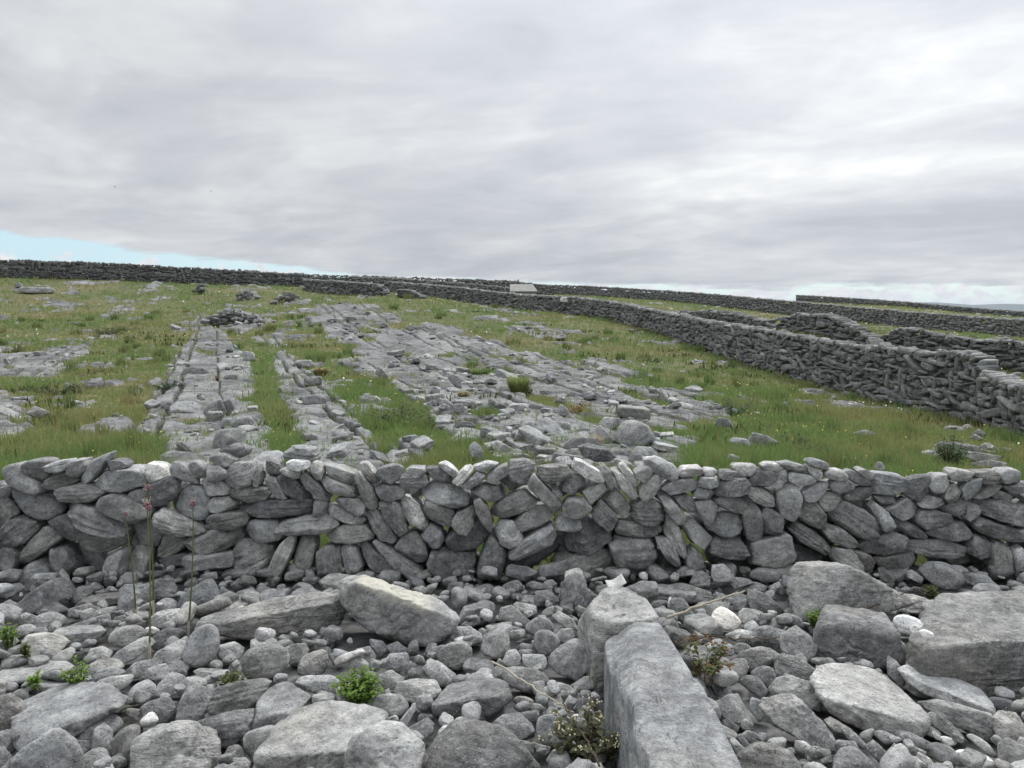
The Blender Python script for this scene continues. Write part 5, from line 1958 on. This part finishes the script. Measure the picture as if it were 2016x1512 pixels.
blades('grass', np.stack([bx, by, gz[ti]], -1), hue, bh, bw, M_GRASS, 'rough meadow grass between the limestone pavements', 'grass', .85)
# rank tussocks standing out of the grazed turf, and low broad-leaved weeds along the rock edges
tk = rg.choice(np.where(gm < .45)[0], 420, False)
tk = tk[rr_[tk] < 60]
q = np.repeat(tk, 60)
rad = (.10 + .10 * rg.random(len(tk)))[np.repeat(np.arange(len(tk)), 60)] * (1 + .012 * rr_[q])
an, ra = rg.uniform(0, 6.28, len(q)), np.sqrt(rg.random(len(q)))
thh = (rg.uniform(.22, .46, len(tk)))[np.repeat(np.arange(len(tk)), 60)]
hh_ = np.clip(rg.normal(.35, .3, len(tk)), 0, 1)[np.repeat(np.arange(len(tk)), 60)]
blades('tussock_grass', np.stack([tx[q] + np.cos(an) * ra * rad, ty[q] + np.sin(an) * ra * rad, gz[q]], -1), np.clip(hh_ + rg.normal(0, .1, len(q)), 0, 1), thh * rg.uniform(.6, 1.1, len(q)),
       np.maximum(.006, .0009 * rr_[q]) * rg.uniform(.7, 1.2, len(q)), M_TUSS, 'taller grass tussocks scattered over the field', 'grass', .6)
wk = rg.choice(len(tx), 900, False)
wk = wk[(noise2(tx[wk], ty[wk], .5, 95) > .12) & (rr_[wk] < 55)]
q = np.repeat(wk, 34)
sp = (.16 + .006 * rr_[q])
blades('weeds', np.stack([tx[q] + rg.normal(0, 1, len(q)) * sp, ty[q] + rg.normal(0, 1, len(q)) * sp, gz[q]], -1), np.full(len(q), .3), rg.uniform(.06, .2, len(q)),
       np.maximum(.022, .0022 * rr_[q]) * rg.uniform(.6, 1.3, len(q)), M_LEAFM, 'low broad leaved weeds mixed into the turf', 'weeds', .8)
# pale seed stalks
k = rg.choice(len(tx), 9000)
sj = rg.normal(0, .15, (9000, 2))
blades('seed_grass', np.stack([tx[k] + sj[:, 0], ty[k] + sj[:, 1], gz[k]], -1), np.full(9000, 1.0), rg.uniform(.2, .42, 9000), np.maximum(.004, .0006 * rr_[k]),
       M_TAN, 'thin straw coloured seed stalks standing in the grass', 'grass', .25)


def petals(name, pos, size, mat, label):
    n = len(pos)
    t_ = np.linspace(0, 2 * math.pi, 6)[:-1]
    c = np.stack([np.cos(t_), np.sin(t_), np.zeros(5)], -1)
    til = rg.uniform(-.7, .7, (n, 2))
    V = pos[:, None] + c[None] * size[:, None, None]
    V[..., 2] += (c[None, :, 0] * til[:, None, 0] + c[None, :, 1] * til[:, None, 1]) * size[:, None]
    top = pos + np.array([0, 0, .4]) * size[:, None]
    V = np.concatenate([V, top[:, None]], 1).reshape(-1, 3)
    b = np.arange(n)[:, None, None] * 6
    F = (b + np.array([[0, 1, 5], [1, 2, 5], [2, 3, 5], [3, 4, 5], [4, 0, 5]])[None]).reshape(-1, 3)
    o = link(name, tri_mesh(name, V, F, mat, None, False))
    tag(o, label, 'wildflowers', None, 'stuff')


fl = noise2(tx, ty, .28, 80) + .5 * noise2(tx, ty, 1.2, 81)
ky = np.where((fl > .35) | (rg.random(len(tx)) < .012))[0]
ky = rg.choice(ky, min(1000, len(ky)), False)
petals('yellow_wildflowers', np.stack([tx[ky], ty[ky], gz[ky] + th_[ky] * rg.uniform(.9, 1.4, len(ky)) + .03], -1), np.maximum(.008, .0007 * rr_[ky]) * rg.uniform(.7, 1.2, len(ky)), M_YELLOW, 'tiny yellow wildflowers dotted through the grass')
kw = np.where((fl < -.45) | (rg.random(len(tx)) < .006))[0]
kw = rg.choice(kw, min(300, len(kw)), False)
petals('white_wildflowers', np.stack([tx[kw], ty[kw], gz[kw] + th_[kw] * 1.1 + .04], -1), np.maximum(.010, .0009 * rr_[kw]) * rg.uniform(.7, 1.3, len(kw)), M_WHITE, 'tiny white wildflowers dotted through the grass')


# ------------------------------------------------------------------ single plants
def tube(path, rad, sides=6):
    P = [Vector(p) for p in path]
    V, F = [], []
    for i, p in enumerate(P):
        d = (P[min(i + 1, len(P) - 1)] - P[max(i - 1, 0)]).normalized()
        a = d.orthogonal().normalized()
        b = d.cross(a)
        r = rad[i] if hasattr(rad, '__len__') else rad
        for k in range(sides):
            t_ = 2 * math.pi * k / sides
            V.append(p + (a * math.cos(t_) + b * math.sin(t_)) * r)
    for i in range(len(P) - 1):
        for k in range(sides):
            k2 = (k + 1) % sides
            F.append((i * sides + k, i * sides + k2, (i + 1) * sides + k2, (i + 1) * sides + k))
    return [tuple(v) for v in V], F


def join(parts):
    V, F = [], []
    for v, f in parts:
        n = len(V)
        V += list(v)
        F += [tuple(i + n for i in q) for q in f]
    return V, F


def mesh_obj(name, VF, mat, parent=None, sm=True):
    me = bpy.data.meshes.new(name)
    me.from_pydata([tuple(map(float, v)) for v in VF[0]], [], [tuple(int(i) for i in f) for f in VF[1]])
    me.materials.append(mat)
    if sm:
        me.polygons.foreach_set('use_smooth', [True] * len(me.polygons))
    me.update()
    return link(name, me, parent)


def leaf(p, d, up, ln, wd, fold=.25):
    """a pointed leaf with a folded midrib and a drooping tip"""
    p, d = Vector(p), Vector(d).normalized()
    s = d.cross(Vector(up))
    if s.length < 1e-3:
        s = Vector((1, 0, 0))
    s.normalize()
    n = s.cross(d)
    a, b, c, t_ = p, p + d * ln * .45, p + d * ln * .78 - n * ln * .08, p + d * ln - n * ln * .2
    l1, r1 = b + s * wd / 2 + n * wd * fold, b - s * wd / 2 + n * wd * fold
    l2, r2 = c + s * wd * .33 + n * wd * fold * .6, c - s * wd * .33 + n * wd * fold * .6
    return [a, b, c, t_, l1, r1, l2, r2], [(0, 1, 4), (0, 5, 1), (1, 2, 6, 4), (1, 5, 7, 2), (2, 3, 6), (2, 7, 3)]


def plant(name, label, cat, P, h, spread, n_stem, n_leaf, ln, wd, mleaf, mstem, seed, droop=.3, crown=0.0, group=None, flowers=None):
    rr = random.Random(seed)
    root = link(name, None)
    root.location = P
    tag(root, label, cat, group)
    st, lv, fl_ = [], [], []
    for s_ in range(n_stem):
        a = rr.uniform(0, 6.28)
        q = spread * math.sqrt(rr.random())
        hh = h * rr.uniform(.6, 1.05) * (1 - .35 * q / max(spread, 1e-3))
        pts = [Vector((q * .35 * math.cos(a), q * .35 * math.sin(a), -.03))]
        for k in range(1, 6):
            f = k / 5
            pts.append(Vector((q * math.cos(a) * (.35 + .65 * f ** 1.4) + rr.gauss(0, .02) * h, q * math.sin(a) * (.35 + .65 * f ** 1.4) + rr.gauss(0, .02) * h, hh * f - droop * hh * f * f * (q / max(spread, .01)))))
        st.append(tube(pts, [max(.0012, h * .012 * (1 - .7 * k / 5)) for k in range(6)], 4))
        for l in range(n_leaf):
            f = crown + (1 - crown) * (l + rr.random()) / n_leaf
            i = min(4, int(f * 5))
            p = pts[i].lerp(pts[i + 1], f * 5 - i)
            b = rr.uniform(0, 6.28)
            d = Vector((math.cos(b), math.sin(b), rr.uniform(-.2, .8)))
            sc = rr.uniform(.6, 1.15)
            lv.append(leaf(p, d, (0, 0, 1), ln * sc, wd * sc))
        if flowers:
            for k in range(flowers[1]):
                p = pts[5] + Vector((rr.gauss(0, 1), rr.gauss(0, 1), rr.gauss(.5, .6))) * flowers[2] * 3
                V, F = ico(1)
                fl_.append(([tuple(p + Vector(q) * flowers[2]) for q in V], [tuple(f) for f in F]))
    mesh_obj('stems', join(st), mstem, root)
    mesh_obj('leaves', join(lv), mleaf, root, False)
    if fl_:
        mesh_obj('blossom', join(fl_), flowers[0], root)
    return root


def on_rubble(px, py, dz=0.0):
    P = at_z(px, py, .08)
    ix = int((P[0] - GX0) / CELL)
    iy = int((P[1] - GY0) / CELL)
    if 2 < ix < GW - 3 and 2 < iy < GH - 3:
        z = float(np.median(HF[iy - 2:iy + 3, ix - 2:ix + 3]))
        P = at_z(px, py, max(.0, min(z, .30)))
    return P + np.array([0, 0, dz])


plant('leafy_weed', 'bright green bushy weed growing among the cobbles, lower left of centre', 'plant', on_rubble(705, 1362, -.06), .23, .15, 60, 13, .034, .019, M_LEAF, M_STALK, 1, .2)
for px, py, h, sp, lab, sd in [(17, 1262, .19, .06, 'slim nettle like green weed at the far left edge of the rubble', 2), (152, 1345, .20, .08, 'taller green weed rooted beside the broad cracked slab', 3),
                               (68, 1342, .08, .05, 'tiny rosette of green leaves on the low flat slab, far left', 4), (52, 1290, .12, .03, 'thin dull green sprig beside the cream slab, far left', 5),
                               (458, 1345, .12, .08, 'small dull green plant between the egg shaped boulder and the round boulder', 6), (1629, 1112, .14, .05, 'upright green sprig on top of the largest sloping boulder, against the wall', 7),
                               (1833, 1172, .12, .08, 'dense yellow green tuft of leaves by the wall foot, far right', 8), (1605, 1222, .13, .07, 'leafy green sprig between the largest sloping boulder and the square dark block', 9)]:
    plant('leafy_weed', lab, 'plant', on_rubble(px, py, -.02), h, sp, 9 if sp < .06 else 14, 10, .034, .02, M_LEAFM if sd in (5, 6, 8) else M_LEAF, M_STALK, sd, .1)
# bramble in the hollow by the long block
plant('bramble', 'dark bramble with tiny cream flower heads in the hollow left of the long squared block', 'plant', np.array([.345, 3.80, .02]), .36, .22, 30, 9, .055, .036, M_BRAMBLE, M_DKSTEM, 20, .3, .1, None, (M_BULBIL, 5, .0042))
plant('bramble', 'straggling bramble with brown tinged leaves on the right side of the long squared block', 'plant', at_z(1385, 1330, .12), .26, .20, 16, 8, .045, .028, M_LEAFM, M_BROWN, 21, .3, .1, None, (M_BROWN, 5, .006))
plant('sedge_weed', 'small straw coloured sprig hanging at the left side of the long squared block', 'plant', at_z(1166, 1340, .14), .12, .05, 8, 3, .015, .008, M_LEAFM, M_STRAW, 22, .3, .1, None, None)


def stick(name, label, cat, pts_px, rad, mat, thorns=0, seed=0, side=0):
    rr = random.Random(seed)
    P = [Vector(at_z(px, py, z)) for px, py, z in pts_px]
    Q = []
    for i in range(len(P) - 1):
        for k in range(6):
            Q.append(P[i].lerp(P[i + 1], k / 6) + Vector((rr.gauss(0, 1), rr.gauss(0, 1), rr.gauss(0, 1))) * .004)
    Q.append(P[-1])
    root = link(name, None)
    root.location = Q[0]
    tag(root, label, cat)
    Q = [q - root.location for q in Q]
    mesh_obj('stem', tube(Q, [rad * (1 - .5 * i / len(Q)) for i in range(len(Q))], 6), mat, root)
    if thorns:
        T = []
        for k in range(thorns):
            f = rr.random() * .75 * (len(Q) - 1)
            i = int(f)
            p = Q[i].lerp(Q[i + 1], f - i)
            d = Vector((rr.gauss(0, 1), rr.gauss(0, 1), rr.gauss(0, 1))).normalized()
            T.append(tube([p, p + d * .016], [.0028, .0004], 4))
        mesh_obj('thorns', join(T), mat, root)
    if side:
        T = []
        for k in range(side):
            f = rr.uniform(.2, .95) * (len(Q) - 1)
            i = int(f)
            p = Q[i].lerp(Q[min(i + 1, len(Q) - 1)], f - i)
            d = Vector((rr.gauss(0, 1), rr.gauss(0, 1), rr.gauss(.3, .6))).normalized()
            T.append(tube([p, p + d * .05, p + d * .09 + Vector((0, 0, -.02))], [.0022, .0016, .0006], 4))
        mesh_obj('side_twigs', join(T), mat, root)
    return root


stick('dead_stem', 'bleached thorny bramble stem leaning over stones right of the long block', 'dead stem', [(1312, 1216, .25), (1370, 1196, .28), (1420, 1178, .30), (1466, 1163, .30)], .0095, M_STRAW, 60, 1)
stick('dead_stem', 'thin bare brown stem lying across cobbles below the white blocky stone', 'dead stem', [(1352, 1262, .20), (1400, 1252, .24), (1470, 1257, .24), (1535, 1254, .22)], .006, M_DKSTEM, 20, 2, 6)
stick('dead_stem', 'straw coloured stem crossing the cobbles toward the dark bramble', 'dead stem', [(968, 1302, .22), (1030, 1338, .24), (1085, 1376, .26), (1130, 1402, .24)], .006, M_STRAW, 8, 3, 3)
stick('dead_stem', 'arching woody bramble cane rising out of the dark bramble', 'dead stem', [(1180, 1508, .16), (1150, 1450, .22), (1120, 1402, .28), (1108, 1385, .28)], .006, M_DKSTEM, 20, 4)
stick('dead_stem', 'long thin pale stem lying between low dark boulder and bramble', 'dead stem', [(998, 1450, .20), (1040, 1462, .22), (1075, 1470, .2)], .003, M_STRAW, 0, 5)
stick('dead_stem', 'reddish brown bramble runner by the wall foot on the right', 'dead stem', [(1700, 1200, .18), (1750, 1182, .22), (1800, 1160, .24), (1832, 1172, .2)], .005, M_DKSTEM, 10, 6, 5)


def leek(label, foot, top, head, seed, bul):
    rr = random.Random(seed)
    root = link('wild_leek', None)
    root.location = foot
    tag(root, label, 'flower', 'wild leeks in flower among the rubble')
    f, t_ = Vector(foot), Vector(top)
    Q = [Vector((0, 0, -.12))]
    for k in range(1, 10):
        q = k / 9
        Q.append((t_ - f) * q + Vector((math.sin(q * 3.1) * .012, 0, 0)))
    mesh_obj('stalk', tube(Q, [.0068, .0068, .0064, .006, .0056, .0052, .0048, .0044, .004, .0036], 8), M_STALK, root)
    mesh_obj('dry_sheath', tube([Q[0], Q[1] * .5, Q[1] * .9], [.0088, .0084, .0072], 8), M_STRAW, root)
    c = t_ - f + Vector((0, 0, head * .8))
    fl_, bu = [], []
    V, F = ico(1)
    for k in range(70):
        d = Vector((rr.gauss(0, 1), rr.gauss(0, 1), rr.gauss(.1, 1))).normalized()
        p = c + d * head * rr.uniform(.55, 1.0)
        r = head * rr.uniform(.14, .22)
        tgt = bu if (d.z < -.1 and d.x < .2 and rr.random() < bul) else fl_
        tgt.append(([tuple(p + Vector((q[0], q[1], q[2] * 1.25)) * r) for q in V], [tuple(q) for q in F]))
    for k in range(int(10 * bul) + 2):
        d = Vector((rr.gauss(0, .5), rr.gauss(0, .5), 1)).normalized()
        e = c + d * head * rr.uniform(1.5, 2.4)
        bu.append(tube([c + d * head * .6, e], [.0010, .0008], 4))
        bu.append(([tuple(e + Vector(q) * head * .11) for q in V], [tuple(q) for q in F]))
    mesh_obj('florets', join(fl_), M_PURPLE, root)
    mesh_obj('bulbils', join(bu), M_BULBIL, root)


leek('tallest front wild leek with mixed purple and cream globe head', at_z(294, 1296, .02), at_y(290, 1004, 5.28), .028, 1, .9)
leek('wild leek with small purple globe head and two curled shoots, right of the tallest', at_z(370, 1248, .04), at_y(380, 997, 5.5), .022, 2, .25)
leek('thin wild leek with a narrow dark purple bud, left of the tallest', at_z(268, 1220, .05), at_y(246, 1016, 5.65), .017, 3, .1)
leek('wild leek with a brownish purple head, just behind the tallest and higher in view', at_z(302, 1205, .05), at_y(291, 966, 5.8), .022, 4, .4)

# plants on the field
FDP = [(1868, 920, .62, .30, 26, 16, .10, .03, M_LEAFD, M_STALK, 'dark bluish green thistle bush in the grass beyond the wall, right side', 30),
       (428, 752, .30, .12, 12, 8, .06, .03, M_BROWN, M_DKSTEM, 'dried brown dock plant growing from the pavement crack on the left', 31),
       (1132, 820, .42, .24, 18, 10, .05, .03, M_BROWN, M_BROWN, 'rust brown dried plant on the central pavement, nearer of the pair', 32),
       (1153, 808, .36, .22, 16, 10, .05, .03, M_BROWN, M_BROWN, 'rust brown dried plant on the central pavement, farther of the pair', 33),
       (1085, 792, .30, .22, 14, 8, .05, .03, M_TAN, M_BROWN, 'small tan dried plant left of the rust brown pair', 34),
       (1600, 900, .30, .30, 16, 10, .06, .035, M_LEAFM, M_STALK, 'low ragged green weed beside the flat stone beyond the wall', 35),
       (1560, 880, .36, .34, 18, 10, .07, .03, M_LEAFD, M_STALK, 'dark leafy clump above the layered stone beyond the wall', 36),
       (110, 775, .35, .9, 40, 12, .07, .04, M_LEAFD, M_DKSTEM, 'sprawling dark bramble patch on the left side of the field', 37),
       (215, 660, .55, 1.1, 40, 12, .10, .05, M_BRAMBLE, M_DKSTEM, 'rounded brownish bush in the grass right of the left pavement', 38),
       (330, 768, .30, .55, 34, 14, .07, .03, M_LEAFD, M_STALK, 'dark green clump of rushes at the left edge of the main pavement strip', 39),
       (860, 845, .38, .7, 34, 12, .07, .035, M_LEAFM, M_STALK, 'bushy green bramble clump left of the central boulders', 40),
       (790, 832, .42, .8, 34, 12, .07, .035, M_LEAFD, M_STALK, 'darker green bramble clump at the foot of the central pavement', 41),
       (1440, 815, .40, 1.0, 40, 14, .08, .03, M_LEAFD, M_STALK, 'deep green clump at the right end of the central pavement', 42),
       (1020, 885, .25, .35, 20, 10, .05, .03, M_LEAFM, M_STALK, 'small green bramble sprawling over stones behind the front wall', 43),
       (1195, 745, .42, .4, 26, 10, .07, .02, M_LEAFM, M_STALK, 'tuft of dull green leaves right of the central pavement', 44)]
for px, py, h, sp, ns, nl, ln, wd, ml, ms, lab, sd in FDP:
    P = at_ground(px, py, .03)
    plant('field_plant', lab, 'plant', P, h, sp, ns, nl, ln, wd, ml, ms, sd, .25)


def tussock(label, px, py, h, r, n, mat, seed):
    P = at_ground(px, py, .05)
    rr = np.random.default_rng(seed)
    q = np.sqrt(rr.random(n)) * r * .4
    a = rr.uniform(0, 6.28, n)
    d = np.stack([np.cos(a), np.sin(a)], -1)
    V, F = [], []
    for k in range(n):
        b = np.array([d[k, 0] * q[k], d[k, 1] * q[k], -.03])
        out_ = r * rr.uniform(.2, 1.0)
        hh = h * rr.uniform(.6, 1.0)
        s = np.array([-d[k, 1], d[k, 0], 0]) * .004 * (1 + .06 * P[1])
        m_ = b + np.array([d[k, 0] * out_ * .4, d[k, 1] * out_ * .4, hh * .75])
        t_ = b + np.array([d[k, 0] * out_, d[k, 1] * out_, hh * rr.uniform(.7, 1.0)])
        i = len(V)
        V += [b - s, b + s, m_ + s * .7, m_ - s * .7, t_]
        F += [(i, i + 1, i + 2), (i, i + 2, i + 3), (i + 3, i + 2, i + 4)]
    o = link('grass_tussock', tri_mesh('grass_tussock', np.array(V), np.array(F), mat, {'hue': np.full(len(V), .7)}, False))
    o.location = P
    tag(o, label, 'grass tuft')


tussock('tan dried grass tuft between boulders just behind the front wall', 1158, 888, .32, .26, 420, M_TAN, 1)
tussock('tall green and brown rush tuft in the middle of the central pavement', 1022, 776, .62, .5, 520, M_GRASS, 2)
tussock('low green grass tuft on the pavement left of the tall rush tuft', 945, 740, .34, .5, 360, M_GRASS, 3)
tussock('mossy green grass cushion on the main pavement strip, left', 362, 838, .18, .4, 420, M_GRASS, 4)
tussock('small tan grass tuft at the foot of the central pavement', 912, 788, .3, .22, 220, M_TAN, 5)
tussock('straw coloured tuft beside the stacked blocks on the second slab', 632, 740, .35, .35, 300, M_TAN, 6)

# ------------------------------------------------------------------ made things
# small concrete water tank with a sloping lid
P = at_ground(1030, 592, 0)
P = np.array([(1030 - 1008) / FPX * 80, 80, float(zbase((1030 - 1008) / FPX * 80, 80.))])
tank = link('water_tank', None)
tank.location = P
tag(tank, 'pale concrete water tank with a sloping lid, beyond the hilltop boundary wall', 'water tank')


def boxm(x0, x1, y0, y1, z0, z1, dz=0.0, bev=.02):
    V = [(x0, y0, z0), (x1, y0, z0), (x1, y1, z0), (x0, y1, z0), (x0, y0, z1), (x1, y0, z1), (x1, y1, z1 + dz), (x0, y1, z1 + dz)]
    F = [(0, 3, 2, 1), (4, 5, 6, 7), (0, 1, 5, 4), (1, 2, 6, 5), (2, 3, 7, 6), (3, 0, 4, 7)]
    return V, F


mesh_obj('tank_body', boxm(-1.15, 1.25, -.9, .9, -.3, 1.02), M_CONC, tank, False)
mesh_obj('lid', ([(-1.28, -1.0, 1.023), (1.33, -1.0, 1.023), (.95, 1.0, 1.75), (-1.28, 1.0, 1.75), (-1.28, -1.0, 1.10), (1.33, -1.0, 1.10), (.95, 1.0, 1.83), (-1.28, 1.0, 1.83)],
                 [(0, 3, 2, 1), (4, 5, 6, 7), (0, 1, 5, 4), (1, 2, 6, 5), (2, 3, 7, 6), (3, 0, 4, 7)]), M_CONC, tank, False)
# pale stone wedged in the boundary wall
V, F = soft_poly(np.concatenate([np.eye(3), -np.eye(3), [[1, -1, 1]]]), [.32, .16, .15, .32, .16, .15, .5], 12, 3, (.32, .16, .15))
xw = (1112 - 1008) / FPX * 55
stone_o = stone_object('boulder', roughen(V, .4, 5.5), F, np.eye(3), np.array([xw, 54.6, float(zbase(xw, 55.)) + .95]), None, .95, None, 3.3, M_STONE)
ITEMS.append(dict(o=stone_o, px=(1112, 604), area=300, tone=.95, p=12, asp=2, L='whitish block lodged on top of the hilltop boundary wall right of the concrete tank', field=True, lay=False))

# scrap of white plastic on the stones by the wall
n_u, n_v = 14, 8
PC = at_y(1211, 1147, 5.75)
V, F = [], []
for layer in (0, 1):
    for i in range(n_u):
        for j in range(n_v):
            a, b = i / (n_u - 1) * 2 - 1, j / (n_v - 1) * 2 - 1
            x = .066 * a
            z = .012 * b + .012 * a * a + .010 * a - (.004 * math.cos(a * 3))
            y = .04 * b + .012 * a * b - layer * .005
            if b < -.5 and abs(a) < .5:
                z -= .02 * (1 - abs(a) * 2)
            V.append((x, y, z - layer * .004))
nn = n_u * n_v
for i in range(n_u - 1):
    for j in range(n_v - 1):
        a = i * n_v + j
        F.append((a, a + n_v, a + n_v + 1, a + 1))
        F.append((a + nn, a + 1 + nn, a + n_v + 1 + nn, a + n_v + nn))
rim = [i * n_v for i in range(n_u)] + [(n_u - 1) * n_v + j for j in range(1, n_v)] + [i * n_v + n_v - 1 for i in range(n_u - 2, -1, -1)] + list(range(n_v - 2, 0, -1))
for a, b in zip(rim, rim[1:] + rim[:1]):
    F.append((a, a + nn, b + nn, b))
scrap = mesh_obj('plastic_scrap', (V, F), M_PLASTIC)
scrap.location = PC
scrap.rotation_euler = (.12, -.10, .2)
tag(scrap, 'curved scrap of white plastic lying on stones at the wall foot', 'litter')


# two birds far off in the sky
def bird(label, px, py, d, bank, flap):
    P = at_y(px, py, d)
    root = link('bird', None)
    root.location = P
    root.rotation_euler = (bank, 0, .6)
    tag(root, label, 'bird', 'birds in the sky')
    prof = [(-.17, .004), (-.12, .025), (-.04, .042), (.05, .04), (.10, .026), (.14, .03), (.17, .018), (.20, .003)]
    body = tube([(x, 0, .004 * math.sin(x * 9)) for x, r in prof], [r for x, r in prof], 8)
    wings = []
    for s in (-1, 1):
        w_ = [(.06, .03 * s, .01), (-.05, .03 * s, .01), (.08, .20 * s, .06 + flap), (-.04, .20 * s, .06 + flap), (-.02, .42 * s, .03 + flap * 1.2)]
        wt = [(x, y, z - .008) for x, y, z in w_[:4]]
        wings.append((w_ + wt, [(0, 1, 3, 2), (2, 3, 4), (5, 7, 8, 6), (7, 4, 8), (0, 2, 7, 5), (1, 6, 8, 3), (2, 4, 7), (3, 8, 4)]))
    tail = ([(-.14, -.015, 0), (-.14, .015, 0), (-.26, .04, .0), (-.26, -.04, .0), (-.14, -.015, -.006), (-.14, .015, -.006), (-.26, .04, -.004), (-.26, -.04, -.004)],
            [(0, 1, 2, 3), (7, 6, 5, 4), (0, 4, 5, 1), (1, 5, 6, 2), (2, 6, 7, 3), (3, 7, 4, 0)])
    V, F = join([body, tail] + wings)
    mesh_obj('body', (V, F), M_BIRD, root)


bird('small dark bird in the sky over the left, farther left of two', 226, 368, 150, .3, .05)
bird('small dark bird in the sky over the left, right hand one of two', 415, 376, 160, -.2, -.04)

# ------------------------------------------------------------------ air
HX, HY0, HY1, HZ0, HZ1 = 8000., -600., 9000., -17., 72.
V = [(-HX, HY0, HZ0), (HX, HY0, HZ0), (HX, HY1, HZ0), (-HX, HY1, HZ0), (-HX, HY0, HZ1), (HX, HY0, HZ1), (HX, HY1, HZ1), (-HX, HY1, HZ1)]
F = [(0, 3, 2, 1), (4, 5, 6, 7), (0, 1, 5, 4), (1, 2, 6, 5), (2, 3, 7, 6), (3, 0, 4, 7)]
hm = bpy.data.materials.new('haze')
hm.use_nodes = True
hm.node_tree.nodes.clear()
g = NT(hm.node_tree)
out = g.n('ShaderNodeOutputMaterial')
vol = g.n('ShaderNodeVolumePrincipled', ins={'Color': (.78, .87, 1.0, 1), 'Density': .00011, 'Anisotropy': .2})
g.t.links.new(vol.outputs[0], out.inputs['Volume'])
hz_o = mesh_obj('haze', (V, F), hm, None, False)
tag(hz_o, 'thin sea haze that turns the far hills blue', 'haze', None, 'stuff')

# ------------------------------------------------------------------ labels for the loose stones
LM_F = [('the egg shaped boulder', 397, 1270), ('the long layered block', 535, 1222), ('the white banded boulder', 775, 1207), ('the bright green weed', 705, 1335),
        ('the long squared block', 1270, 1350), ('the largest sloping boulder', 1640, 1170), ('the square dark block', 1690, 1255), ('the rippled slab', 1930, 1270),
        ('the pale edged slab', 1710, 1375), ('the broad cracked slab', 125, 1395), ('the low dark boulder', 940, 1470), ('the wide lumpy boulder', 345, 1475),
        ('the cracked dark block', 930, 1370), ('the cream slab', 85, 1265), ('the white plastic scrap', 1210, 1147), ('the big round boulder', 523, 1300),
        ('the white blocky stone', 1430, 1220), ('the biggest pale boulder', 650, 1430)]
LM_B = [('the tan grass tuft', 1158, 875), ('the domed boulder', 1250, 850), ('the tall rush tuft', 1022, 765), ('the stacked blocks', 605, 785), ('the dried dock plant', 428, 745),
        ('the tumbled cairn', 450, 625), ('the thistle bush', 1868, 900), ('the dark bramble patch', 110, 765), ('the rust brown plants', 1143, 805), ('the ruined stump', 810, 580),
        ('the right boundary wall', 1600, 740)]
ORD = ['nearest', 'second nearest', 'third nearest', 'fourth nearest', 'fifth nearest', 'sixth nearest', 'seventh nearest', 'eighth nearest', 'ninth nearest', 'tenth nearest']
buckets = {}
for it in ITEMS:
    ob = it['o']
    nm = ob.name.split('.')[0]
    ob['category'] = nm
    ob['group'] = 'stones lying on the field' if it['field'] else 'loose stones in front of the wall'
    if it['L']:
        ob['label'] = it['L']
        continue
    size = 'large' if it['area'] > 6500 else ('medium sized' if it['area'] > 2200 else ('small' if it['area'] > 500 else 'tiny'))
    t_ = it['tone']
    tone = 'whitish' if t_ > .5 else ('pale grey' if t_ > .16 else ('dark grey' if t_ < -.18 else 'grey'))
    shp = 'layered' if it['lay'] else ('rounded' if it['p'] < 7.5 else ('flat angular' if it['asp'] > 1.9 else 'angular'))
    px, py = it['px']
    nmk, lx, ly = min(LM_B if it['field'] else LM_F, key=lambda l: (l[1] - px) ** 2 + ((l[2] - py) * 1.3) ** 2)
    dx, dy = px - lx, (py - ly) * 1.3
    if abs(dx) > abs(dy):
        rel = 'left of' if dx < 0 else 'right of'
    else:
        rel = 'behind' if dy < 0 else 'in front of'
    buckets.setdefault((size, tone, shp, nm, rel, nmk), []).append((math.hypot(dx, dy), ob))
for (size, tone, shp, nm, rel, nmk), L_ in buckets.items():
    L_.sort(key=lambda q: q[0])
    for i, (_, ob) in enumerate(L_):
        tail = '' if len(L_) == 1 else ', ' + (ORD[i] if i < 10 else '%dth nearest' % (i + 1))
        ob['label'] = ('%s %s %s %s %s %s%s' % (size, tone, shp, nm, rel, nmk, tail))
